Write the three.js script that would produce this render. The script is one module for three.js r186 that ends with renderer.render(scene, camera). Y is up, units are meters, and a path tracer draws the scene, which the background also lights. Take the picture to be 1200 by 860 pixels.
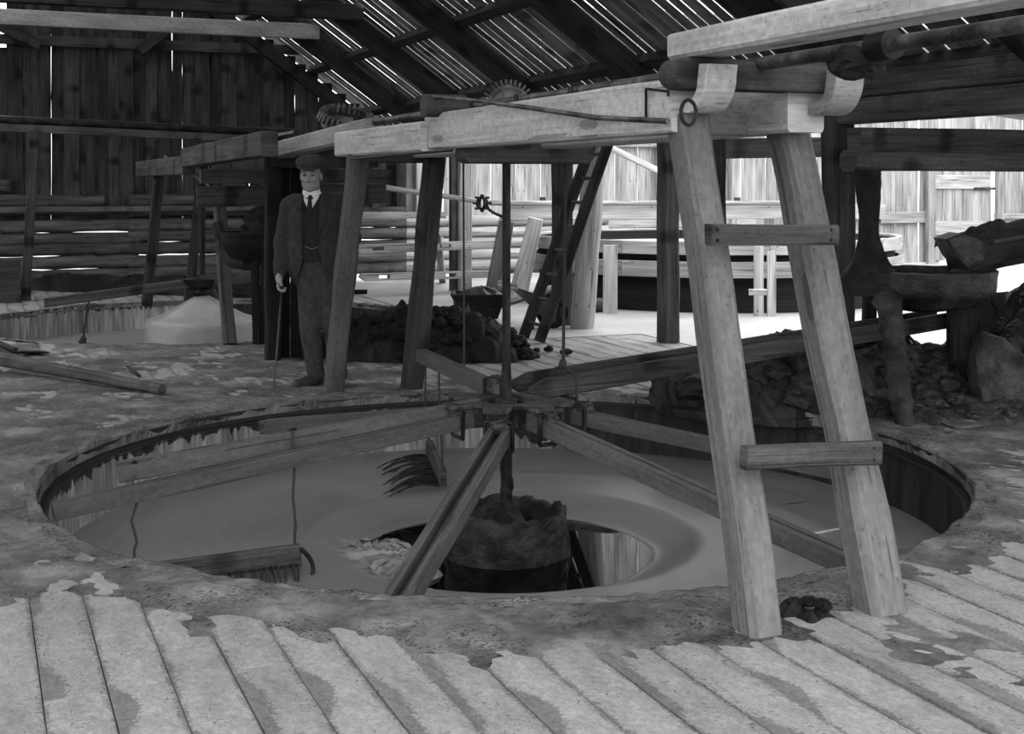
import * as THREE from 'three';
import { mergeGeometries, mergeVertices } from 'three/addons/utils/BufferGeometryUtils.js';
import { MarchingCubes } from 'three/addons/objects/MarchingCubes.js';

// ---------------------------------------------------------------- camera, sky, exposure
const scene = new THREE.Scene();
const EYE = 1.55, FOC = 1560, HORIZON = 215;                       // eye height in metres, focal length and horizon row of the plate (1200 x 860)
const camera = new THREE.PerspectiveCamera(2 * Math.atan(430 / FOC) * 180 / Math.PI, 1200 / 860, 0.1, 300);
camera.position.set(0, EYE, 0);
camera.setViewOffset(1200, 860, 0, 430 - HORIZON, 1200, 860);      // level plate camera with the lens shifted
const renderer = new THREE.WebGLRenderer({ antialias: true });
renderer.toneMapping = THREE.LinearToneMapping;
renderer.toneMappingExposure = 1.9;
renderer.shadowMap.enabled = true;
const SKY = 3.0;
{
  const W = 256, H = 128, d = new Float32Array(W * H * 4);          // an overcast sky: brightest overhead, even all round
  for (let j = 0; j < H; j++) for (let i = 0; i < W; i++) {
    const e = ((j + 0.5) / H - 0.5) * Math.PI, y = Math.sin(e), v = y > 0 ? (1 + 2 * y) / 3 * 1.25 + 0.25 : 0.3;
    d.set([v, v, v, 1], (j * W + i) * 4);
  }
  const sky = new THREE.DataTexture(d, W, H, THREE.RGBAFormat, THREE.FloatType);
  sky.mapping = THREE.EquirectangularReflectionMapping; sky.magFilter = THREE.LinearFilter; sky.needsUpdate = true;
  scene.background = sky; scene.environment = sky;
  scene.backgroundIntensity = SKY; scene.environmentIntensity = SKY;
}

// ---------------------------------------------------------------- helpers
let seed = 7;
const rnd = (a = 0, b = 1) => { seed = (seed * 1664525 + 1013904223) >>> 0; return a + (b - a) * seed / 4294967296; };
const V = (x, y, z) => new THREE.Vector3(x, y, z);
const lerp = (a, b, t) => a + (b - a) * t, clamp = (x, a = 0, b = 1) => Math.min(b, Math.max(a, x));
const smooth = (x, a, b) => { const t = clamp((x - a) / (b - a)); return t * t * (3 - 2 * t); };
const CU = 0.9272, SU = 0.3746;                                     // the shed runs 22 degrees to the left of the camera's view
const B = (s, t, h) => V(-SU * s + CU * t, h, -(CU * s + SU * t));  // s along the shed, t across it, h up
const P = (px, py, Z) => V((px - 600) / FOC * Z, EYE - (py - HORIZON) * Z / FOC, -Z);
const F = (px, py, h = 0) => P(px, py, FOC * (EYE - h) / (py - HORIZON));
const onS = (px, py, s) => P(px, py, s / (CU - SU * (px - 600) / FOC));
const onT = (px, py, t) => P(px, py, t / (CU * (px - 600) / FOC + SU));
const UDIR = V(-SU, 0, -CU), VDIR = V(CU, 0, -SU), UP = V(0, 1, 0);
const hash = (x, y, z) => { let n = Math.imul(x | 0, 374761393) ^ Math.imul(y | 0, 668265263) ^ Math.imul(z | 0, 2147483647 - 1013); n = Math.imul(n ^ (n >>> 13), 1274126177); n ^= n >>> 16; return (n >>> 0) / 4294967296; };
const fade = (t) => t * t * (3 - 2 * t);
function noise2(x, y, k = 0, px = 0, py = 0) {                      // value noise, periodic when px, py are given
  const x0 = Math.floor(x), y0 = Math.floor(y), fx = fade(x - x0), fy = fade(y - y0);
  const w = (i, p) => p ? ((i % p) + p) % p : i;
  const a = hash(w(x0, px), w(y0, py), k), b = hash(w(x0 + 1, px), w(y0, py), k), c = hash(w(x0, px), w(y0 + 1, py), k), d = hash(w(x0 + 1, px), w(y0 + 1, py), k);
  return lerp(lerp(a, b, fx), lerp(c, d, fx), fy);
}
function noise3(x, y, z) {
  const z0 = Math.floor(z), f = fade(z - z0);
  return lerp(noise2(x, y, z0 * 17 + 3), noise2(x, y, z0 * 17 + 20), f);
}
const fbm2 = (x, y, o = 4, k = 0) => { let s = 0, a = 0.5, n = 0; for (let i = 0; i < o; i++) { s += a * noise2(x, y, k + i); n += a; a *= 0.5; x *= 2.03; y *= 2.03; } return s / n; };
const fbm3 = (x, y, z, o = 3) => { let s = 0, a = 0.5, n = 0; for (let i = 0; i < o; i++) { s += a * noise3(x, y, z); n += a; a *= 0.5; x *= 2.1; y *= 2.1; z *= 2.1; } return s / n; };

const join = (list) => mergeGeometries(list.map((g) => { const q = g.index ? g.toNonIndexed() : g; for (const n of Object.keys(q.attributes)) if (!['position', 'normal', 'uv'].includes(n)) q.deleteAttribute(n); return q; }));
const used = {};
const numbered = (n) => { used[n] = (used[n] ?? -1) + 1; return used[n] ? n + '_' + String(used[n]).padStart(3, '0') : n; };
const bases = new Map();
function tag(o, label, category, group, kind) {
  if (label) o.userData.label = label;
  if (category) o.userData.category = category;
  if (group) o.userData.group = group;
  if (kind) o.userData.kind = kind;
  return o;
}
function thing(name, base, label, category, group, kind) {
  const o = new THREE.Group(); o.name = numbered(name); o.position.copy(base); bases.set(o, base.clone()); scene.add(o);
  return tag(o, label, category, group, kind);
}
function part(parent, name, geo, mat, label) {                      // geometry comes in world metres and is moved to its parent's base
  const b = bases.get(parent), g = Array.isArray(geo) ? join(geo) : geo;
  g.translate(-b.x, -b.y, -b.z);
  const m = new THREE.Mesh(g, mat); m.name = name; parent.add(m); bases.set(m, b);
  if (label) m.userData.label = label;
  return m;
}
function solo(name, base, geo, mat, label, category, group, kind) {
  const g = Array.isArray(geo) ? join(geo) : geo;
  g.translate(-base.x, -base.y, -base.z);
  const m = new THREE.Mesh(g, mat); m.name = numbered(name); m.position.copy(base); bases.set(m, base.clone()); scene.add(m);
  return tag(m, label, category, group, kind);
}

// ---------------------------------------------------------------- materials
function tex(W, H, fn, wm, hm, srgb = true) {                      // fn(u, v) -> 0..1; covers wm x hm metres
  const d = new Uint8Array(W * H * 4);
  for (let j = 0; j < H; j++) for (let i = 0; i < W; i++) {
    const v = clamp(fn(i / W, j / H)) * 255, k = (j * W + i) * 4;
    d[k] = d[k + 1] = d[k + 2] = v; d[k + 3] = 255;
  }
  const t = new THREE.DataTexture(d, W, H); t.wrapS = t.wrapT = THREE.RepeatWrapping; t.magFilter = THREE.LinearFilter; t.minFilter = THREE.LinearMipmapLinearFilter; t.generateMipmaps = true;
  if (srgb) t.colorSpace = THREE.SRGBColorSpace;
  t.repeat.set(1 / wm, 1 / hm); t.needsUpdate = true;
  return t;
}
const grain = (u, v, k) => {
  const warp = noise2(u * 6, v * 8, k, 6, 8) * 0.9;
  const fine = noise2(u * 10 + warp, v * 128, k + 1, 10, 128), mid = noise2(u * 5 + warp, v * 40, k + 2, 5, 40), big = noise2(u * 5, v * 7, k + 3, 5, 7);
  return [fine, mid, big];
};
const woodTex = tex(512, 512, (u, v) => {
  const [f, m, b] = grain(u, v, 11);
  let c = 0.84 + (f - 0.5) * 0.13 + (m - 0.5) * 0.16 + (b - 0.5) * 0.2;
  const kx = u * 5, ky = v * 6, cx = Math.floor(kx), cy = Math.floor(ky);
  if (hash(cx, cy, 5) > 0.72) { const dx = (kx - cx - 0.5) * 0.4, dy = (ky - cy - 0.5) * 0.1667; const r = Math.hypot(dx, dy * 1.4); c *= lerp(0.45, 1, smooth(r, 0.008, 0.022)); }
  if (m < 0.16) c *= lerp(0.55, 1, m / 0.16);
  return c;
}, 2, 0.6);
const woodBump = tex(512, 512, (u, v) => { const [f, m] = grain(u, v, 11); return 0.3 + f * 0.35 + m * 0.35 - (m < 0.16 ? 0.25 : 0); }, 2, 0.6, false);
const limeTex = tex(512, 512, (u, v) => {                             // timber washed over with dried clay: faint grain, chips and nail specks
  const [f, m, b] = grain(u, v, 23);
  let c = 0.84 + (f - 0.5) * 0.07 + (m - 0.5) * 0.10 + (b - 0.5) * 0.14 + (noise2(u * 90, v * 40, 24, 90, 40) - 0.5) * 0.12;
  const chip = noise2(u * 110, v * 70, 25, 110, 70), gate = noise2(u * 7, v * 5, 26, 7, 5);
  if (chip > 0.95 - gate * 0.10) c *= 0.85;
  if (m < 0.12) c *= 0.78;
  return c;
}, 2, 0.6);
const limeBump = tex(512, 512, (u, v) => { const [f, m] = grain(u, v, 23); return 0.4 + f * 0.15 + m * 0.2 + (noise2(u * 90, v * 40, 24, 90, 40) - 0.5) * 0.4; }, 2, 0.6, false);
const oldTex = tex(512, 512, (u, v) => {
  const [f, m, b] = grain(u, v, 31);
  let c = 0.74 + (f - 0.5) * 0.16 + (m - 0.5) * 0.16 + (b - 0.5) * 0.24 + (noise2(u * 120, v * 60, 36, 120, 60) - 0.5) * 0.12;
  const st = noise2(u * 12, v * 4, 37, 12, 4); if (st > 0.66) c *= 1 - (st - 0.66) * 1.4;
  if (m < 0.12) c *= 0.8;
  return c;
}, 2, 0.6);
const P2 = (u, v, n, k) => noise2(u * n, v * n, k, n, n);
const mudNoise = (u, v, k) => P2(u, v, 6, k) * 0.4 + P2(u, v, 15, k + 1) * 0.25 + P2(u, v, 40, k + 2) * 0.2 + P2(u, v, 110, k + 3) * 0.15;
const mudTex = tex(1024, 1024, (u, v) => {
  let c = 0.62 + (mudNoise(u, v, 51) - 0.5) * 0.75;
  const s = noise2(u * 150 + v * 40, v * 300, 57, 0, 300); const gate = P2(u, v, 9, 58);
  if (s > 0.80 - gate * 0.12 && gate > 0.5) c *= 0.55;
  if (P2(u, v, 200, 59) > 0.9) c *= 0.7;
  return c;
}, 1.6, 1.6);
const mudBump = tex(1024, 1024, (u, v) => mudNoise(u, v, 51) * 0.6 + P2(u, v, 200, 61) * 0.25 + P2(u, v, 60, 62) * 0.15, 1.6, 1.6, false);
const yardTex = tex(512, 512, (u, v) => 0.88 + (mudNoise(u, v, 141) - 0.5) * 0.22, 3, 3);
const clayTex = tex(512, 512, (u, v) => 0.55 + (mudNoise(u, v, 71) - 0.5) * 0.9, 0.6, 0.6);
const clayBump = tex(512, 512, (u, v) => P2(u, v, 12, 75) * 0.5 + P2(u, v, 40, 76) * 0.3 + P2(u, v, 120, 77) * 0.2, 0.6, 0.6, false);
const clothTex = tex(256, 256, (u, v) => 0.82 + (P2(u, v, 128, 81) - 0.5) * 0.35 + (P2(u, v, 10, 82) - 0.5) * 0.2, 0.25, 0.25);
// one plank of the floor: dried clay trodden over the middle, wet mud creeping in from the joints; 4 m x 0.2 m
const plankTone = (u, v) => {
  const e = Math.min(v, 1 - v) * 0.2;                               // metres to the joint
  const a = noise2(u * 9, (v < 0.5 ? 0 : 1), 91, 9, 0), a2 = noise2(u * 70, v * 5, 92, 70, 5);
  const reach = Math.max(0, (a - 0.56) * 0.17) + a2 * 0.014;
  let c = 0.80 + (noise2(u * 40, v * 3, 93, 40, 3) - 0.5) * 0.06 + (noise2(u * 160, v * 12, 94, 160, 12) - 0.5) * 0.10 + (noise2(u * 600, v * 36, 99, 600, 36) - 0.5) * 0.12 + (noise2(u * 14, v * 2, 95, 14, 2) - 0.5) * 0.12;
  c *= lerp(0.78, 1, smooth(e + (noise2(u * 500, v * 30, 88, 500, 30) - 0.5) * 0.03, reach - 0.006, reach + 0.008));
  const sp = noise2(u * 420, v * 26, 96, 420, 26), gate = noise2(u * 22, v * 2, 97, 22, 2);
  if (sp > 0.86 && gate > 0.55) c *= 0.72;
  return c;
};
const plankTex = tex(2048, 128, plankTone, 4, 0.2);
const plankBump = tex(2048, 128, (u, v) => 0.5 + (noise2(u * 40, v * 3, 93, 40, 3) - 0.5) * 0.5 + (noise2(u * 300, v * 20, 98, 300, 20) - 0.5) * 0.4, 4, 0.2, false);
const dripTex = tex(2048, 128, (u, v) => {                          // slip dried on the tank wall in runs, right side painted darker for mud and shade; once round
  const n = noise2(u * 240, v * 2, 101, 240, 2), m = noise2(u * 700, v * 3, 102, 700, 3), edge = lerp(1.04, 0.55, smooth(Math.cos(u * Math.PI * 2), 0.0, 0.75)) - noise2(u * 60, 0, 103, 60, 0) * 0.06 - noise2(u * 500, 0, 104, 500, 0) * 0.12;
  return (v > edge ? 0.30 : 0.85) * (0.65 + n * 0.35 + (m - 0.5) * 0.4);
}, 1, 1);
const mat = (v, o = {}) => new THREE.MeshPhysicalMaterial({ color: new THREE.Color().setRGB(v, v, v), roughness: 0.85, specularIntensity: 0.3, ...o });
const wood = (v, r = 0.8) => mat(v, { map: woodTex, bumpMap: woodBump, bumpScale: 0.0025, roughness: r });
const lime = (v, r = 0.8) => mat(v, { map: limeTex, bumpMap: limeBump, bumpScale: 0.003, roughness: r });
const old = (v, r = 0.88) => mat(v, { map: oldTex, bumpMap: woodBump, bumpScale: 0.004, roughness: r });
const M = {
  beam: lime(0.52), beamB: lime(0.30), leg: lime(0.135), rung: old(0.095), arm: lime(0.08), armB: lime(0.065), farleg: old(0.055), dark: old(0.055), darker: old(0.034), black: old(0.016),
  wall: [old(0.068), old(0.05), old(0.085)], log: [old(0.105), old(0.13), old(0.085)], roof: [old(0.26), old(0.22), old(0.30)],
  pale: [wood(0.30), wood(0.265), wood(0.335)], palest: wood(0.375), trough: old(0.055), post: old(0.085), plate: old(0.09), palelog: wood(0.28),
  plank: [0.325, 0.31, 0.335].map((v) => mat(v, { map: plankTex, bumpMap: plankBump, bumpScale: 0.004, roughness: 0.72 })),
  dryplank: [0.325, 0.31, 0.335].map((v) => mat(v, { map: plankTex, bumpMap: plankBump, bumpScale: 0.003, roughness: 0.7 })),
  earth: mat(0.035, { map: mudTex }), mud: mat(0.25, { map: mudTex, bumpMap: mudBump, bumpScale: 0.007, roughness: 0.75 }),
  yard: mat(0.295, { map: yardTex, bumpMap: mudBump, bumpScale: 0.004, roughness: 0.5 }),
  outside: mat(0.4, { map: mudTex }),
  clay: mat(0.055, { map: clayTex, bumpMap: clayBump, bumpScale: 0.010, roughness: 0.6 }), claydark: mat(0.022, { map: clayTex, bumpMap: clayBump, bumpScale: 0.012, roughness: 0.7 }),
  clayslab: mat(0.08, { map: clayTex, bumpMap: clayBump, bumpScale: 0.004, roughness: 0.6 }),
  iron: mat(0.04, { map: clayTex, bumpMap: clayBump, bumpScale: 0.003, roughness: 0.5, metalness: 0.3 }), ironmud: mat(0.10, { map: clayTex, bumpMap: clayBump, bumpScale: 0.006, roughness: 0.65 }),
  pipe: mat(0.20, { map: clayTex, roughness: 0.5, metalness: 0.2 }), rope: mat(0.025), rust: mat(0.09, { map: clayTex, roughness: 0.7 }),
  band: mat(0.06, { map: clayTex, bumpMap: clayBump, bumpScale: 0.003, roughness: 0.45 }), stave: mat(0.34, { map: dripTex, roughness: 0.7 }),
  water: new THREE.MeshPhysicalMaterial({ color: 0x030303, roughness: 0.02, ior: 1.36, specularIntensity: 1 }),
};

// ---------------------------------------------------------------- geometry builders
function frameOf(a, b, up) {
  const d = b.clone().sub(a), L = d.length(); d.normalize();
  const side = new THREE.Vector3().crossVectors(up, d);
  if (side.lengthSq() < 1e-6) side.crossVectors(V(1, 0, 0), d);
  side.normalize();
  return { d, L, side, top: new THREE.Vector3().crossVectors(d, side) };
}
// a squared timber from a to b: w across, h along `up`, edges taken off, sides a little uneven
function timber(a, b, w, h, o = {}) {
  const { up = UP, seg = 1, ch = 0.006, wob = 0, w2 = w, h2 = h, bow = 0, across = false } = o;
  const { d, L, side, top } = frameOf(a, b, up), k = Math.floor(rnd(0, 9999)), ou = rnd(0, 7), ov = rnd(0, 3);
  const pos = [], uv = [], idx = [], rings = [];
  for (let i = 0; i <= seg; i++) {
    const f = i / seg, W = lerp(w, w2, f) / 2, H = lerp(h, h2, f) / 2, c = Math.min(ch, W * 0.45, H * 0.45);
    const cs = [[W, -H + c], [W, H - c], [W - c, H], [-W + c, H], [-W, H - c], [-W, -H + c], [-W + c, -H], [W - c, -H]];
    const n = (j) => wob ? (noise2(f * L * 3, j * 0.9, k) - 0.5) * 2 * wob : 0;
    const p = a.clone().addScaledVector(d, L * f).addScaledVector(top, bow * Math.sin(f * Math.PI));
    rings.push(cs.map(([x, y], j) => p.clone().addScaledVector(side, x + n(Math.floor(((j + 2) % 8) / 4) * 3) + n(j >> 1) * 0.3).addScaledVector(top, y + n(20 + (j >> 1)) * 0.5)));
  }
  let per = 0;
  for (let j = 0; j < 8; j++) {
    const q = (j + 1) % 8, len = rings[0][j].distanceTo(rings[0][q]), base = pos.length / 3;
    for (let i = 0; i <= seg; i++) for (const [m, e] of [[j, 0], [q, 1]]) {
      const r = rings[i][m]; pos.push(r.x, r.y, r.z);
      if (across) { const x = (r.clone().sub(a).dot(side)) / w + 0.5; uv.push(L * i / seg + ou, x * 0.2); } else uv.push(L * i / seg + ou, per + e * len + ov);
    }
    for (let i = 0; i < seg; i++) { const s = base + i * 2; idx.push(s, s + 2, s + 1, s + 1, s + 2, s + 3); }
    per += len;
  }
  for (const [r, flip] of [[rings[0], true], [rings[seg], false]]) {
    const base = pos.length / 3;
    r.forEach((p) => { pos.push(p.x, p.y, p.z); const x = p.clone().sub(a); uv.push(x.dot(side) * 0.3 + ou, x.dot(top) + ov); });
    for (let j = 1; j < 7; j++) flip ? idx.push(base, base + j, base + j + 1) : idx.push(base, base + j + 1, base + j);
  }
  // winding: faces must look outward
  const g = new THREE.BufferGeometry();
  g.setAttribute('position', new THREE.Float32BufferAttribute(pos, 3)); g.setAttribute('uv', new THREE.Float32BufferAttribute(uv, 2)); g.setIndex(idx);
  const ia = g.index.array, A = V().fromArray(pos, ia[0] * 3), Bq = V().fromArray(pos, ia[1] * 3), C = V().fromArray(pos, ia[2] * 3), mid = a.clone().add(b).multiplyScalar(0.5);
  if (new THREE.Vector3().crossVectors(Bq.clone().sub(A), C.clone().sub(A)).dot(A.clone().sub(mid).projectOnPlane(d)) < 0) for (let i = 0; i < ia.length; i += 3) { const t = ia[i + 1]; ia[i + 1] = ia[i + 2]; ia[i + 2] = t; }
  g.computeVertexNormals();
  return g;
}
// a round bar or log along a list of points
function rod(pts, r, o = {}) {
  const { sides = 10, wob = 0, r2 = r, seg = 0, caps = true, knobs = 0 } = o;
  let list = pts;
  if (seg && pts.length === 2) list = Array.from({ length: seg + 1 }, (_, i) => pts[0].clone().lerp(pts[1], i / seg));
  const k = Math.floor(rnd(0, 9999)), pos = [], uv = [], idx = [], N = list.length, ou = rnd(0, 5);
  let run = 0, ref = null;
  for (let i = 0; i < N; i++) {
    const d = list[Math.min(N - 1, i + 1)].clone().sub(list[Math.max(0, i - 1)]).normalize();
    if (!ref) { ref = Math.abs(d.y) > 0.9 ? V(1, 0, 0) : V(0, 1, 0); }
    const s = new THREE.Vector3().crossVectors(ref, d).normalize(), t = new THREE.Vector3().crossVectors(d, s);
    ref = t.clone().negate().cross(d).lengthSq() > 0 ? t.clone() : ref;
    if (i) run += list[i].distanceTo(list[i - 1]);
    for (let j = 0; j <= sides; j++) {
      const a = j / sides * Math.PI * 2, jj = j % sides;
      const rr = lerp(r, r2, N > 1 ? i / (N - 1) : 0) + (wob ? (noise2(run * 5, jj * 0.8, k) - 0.5) * 2 * wob : 0) + (knobs ? Math.max(0, noise2(run * 40, jj * 1.7, k + 1) - 0.6) * knobs : 0);
      const p = list[i].clone().addScaledVector(s, Math.cos(a) * rr).addScaledVector(t, Math.sin(a) * rr);
      pos.push(p.x, p.y, p.z); uv.push(run + ou, j / sides * Math.PI * 2 * r);
    }
  }
  const row = sides + 1;
  for (let i = 0; i < N - 1; i++) for (let j = 0; j < sides; j++) { const q = i * row + j; idx.push(q, q + 1, q + row, q + 1, q + row + 1, q + row); }
  if (caps) for (const [i, f] of [[0, true], [N - 1, false]]) {
    const base = pos.length / 3;
    for (let j = 0; j < sides; j++) { const q = (i * row + j) * 3; pos.push(pos[q], pos[q + 1], pos[q + 2]); uv.push(j * 0.01, 0); }
    for (let j = 1; j < sides - 1; j++) f ? idx.push(base, base + j + 1, base + j) : idx.push(base, base + j, base + j + 1);
  }
  const g = new THREE.BufferGeometry();
  g.setAttribute('position', new THREE.Float32BufferAttribute(pos, 3)); g.setAttribute('uv', new THREE.Float32BufferAttribute(uv, 2)); g.setIndex(idx);
  g.computeVertexNormals();
  return g;
}
// an outline in a plane (o + x*ex + y*ey), thick along ez
function slab(pts, o, ex, ey, depth, bevel = 0.006, holes = []) {
  const sh = new THREE.Shape(pts.map(([x, y]) => new THREE.Vector2(x, y)));
  for (const h of holes) sh.holes.push(new THREE.Path(h.map(([x, y]) => new THREE.Vector2(x, y))));
  const g = new THREE.ExtrudeGeometry(sh, { depth: depth - 2 * bevel, bevelEnabled: bevel > 0, bevelSize: bevel, bevelThickness: bevel, bevelSegments: 2, bevelOffset: -bevel, steps: 1 });
  g.translate(0, 0, -depth / 2 + bevel);
  const ez = new THREE.Vector3().crossVectors(ex, ey);
  g.applyMatrix4(new THREE.Matrix4().makeBasis(ex, ey, ez).setPosition(o));
  return g;
}
function surface(nu, nv, fn, uvfn) {                                // a grid of points fn(u, v), u and v in 0..1
  const pos = [], uv = [], idx = [];
  for (let j = 0; j <= nv; j++) for (let i = 0; i <= nu; i++) { const p = fn(i / nu, j / nv); pos.push(p.x, p.y, p.z); const w = uvfn ? uvfn(p, i / nu, j / nv) : [p.x, p.z]; uv.push(w[0], w[1]); }
  for (let j = 0; j < nv; j++) for (let i = 0; i < nu; i++) { const q = j * (nu + 1) + i; idx.push(q, q + 1, q + nu + 1, q + 1, q + nu + 2, q + nu + 1); }
  const g = new THREE.BufferGeometry();
  g.setAttribute('position', new THREE.Float32BufferAttribute(pos, 3)); g.setAttribute('uv', new THREE.Float32BufferAttribute(uv, 2)); g.setIndex(idx);
  g.computeVertexNormals();
  return g;
}
const boxUv = (g, k = 1) => { const p = g.attributes.position, n = g.attributes.normal, uv = new Float32Array(p.count * 2); for (let i = 0; i < p.count; i++) { const ax = Math.abs(n.getX(i)), ay = Math.abs(n.getY(i)), az = Math.abs(n.getZ(i)); const [a, b] = ay >= ax && ay >= az ? [p.getX(i), p.getZ(i)] : ax > az ? [p.getZ(i), p.getY(i)] : [p.getX(i), p.getY(i)]; uv[i * 2] = a * k; uv[i * 2 + 1] = b * k; } g.setAttribute('uv', new THREE.BufferAttribute(uv, 2)); return g; };
// a heap: an uneven dome of broken lumps. rx, rz half sizes turned by `turn`, height hgt
function heap(c, rx, rz, hgt, turn, k, rough = 0.5, n = 110, flat = 1) {
  return surface(n, Math.round(n * 0.6), (u, v) => {
    const a = u * Math.PI * 2, r = 1.08 * v;
    const x = Math.cos(a) * r * rx, z = Math.sin(a) * r * rz;
    const X = c.x + x * Math.cos(turn) - z * Math.sin(turn), Z = c.z + x * Math.sin(turn) + z * Math.cos(turn);
    const wob = 0.8 + 0.4 * noise2(Math.cos(a) * 2 + 5, Math.sin(a) * 2 + 5, k);
    const base = Math.pow(clamp(1 - Math.pow(r / wob, 2 * flat)), 0.8) * hgt * (0.75 + 0.5 * noise2(X * 3.2, Z * 3.2, k + 2));
    const lump = (Math.abs(noise2(X * 6, Z * 6, k + 5) - 0.5) * 0.16 + Math.abs(noise2(X * 14, Z * 14, k + 6) - 0.5) * 0.09 + noise2(X * 34, Z * 34, k + 9) * 0.03) * rough * Math.min(1.4, hgt * 3) * clamp(base / hgt * 4);
    const sx = (noise2(X * 14, Z * 14, k + 31) - 0.5) * 0.10 * rough, sz = (noise2(X * 14, Z * 14, k + 41) - 0.5) * 0.10 * rough;
    return V(X + sx, c.y + base * 0.8 + lump - 0.02 - (v > 0.98 ? 0.05 : 0), Z + sz);
  }, (p) => [p.x + p.y * 0.7, p.z + p.y * 0.7]);
}
function clod(c, r, k, sq = 0.7) {
  const g = new THREE.IcosahedronGeometry(r, 3), p = g.attributes.position;
  for (let i = 0; i < p.count; i++) { const x = p.getX(i) / r, y = p.getY(i) / r, z = p.getZ(i) / r; const m = 0.55 + 0.75 * fbm3(x * 1.5 + k * 3.1, y * 1.5, z * 1.5 + k, 2) + Math.abs(noise3(x * 4 + k, y * 4, z * 4) - 0.5) * 0.5 * (k % 3 ? 1 : 0.4) + (noise3(x * 9 + k, y * 9, z * 9) - 0.5) * 0.16; p.setXYZ(i, p.getX(i) * m * (0.8 + (k * 7 % 5) * 0.12), p.getY(i) * m * sq, p.getZ(i) * m); }
  g.rotateY(k * 1.7); g.computeVertexNormals(); g.translate(c.x, c.y, c.z);
  return g;
}
function bentTube(fn, n, r, sides = 5, r2 = r) { return rod(Array.from({ length: n + 1 }, (_, i) => fn(i / n)), r, { sides, r2 }); }

// ---------------------------------------------------------------- the setting
const TC = [6.89, 2.75], TR = 2.46;                                 // the near tank: middle (s, t) and radius
const T2 = [15.45, 2.42];                                           // the tank behind it
const C1 = B(TC[0], TC[1], 0), C2 = B(T2[0], T2[1], 0);
const roofH = (t) => 2.72 + 0.715 * (6 - t), RIDGE = -1.2, EAVE = 6.55, S_BACK = 20.9;

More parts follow.
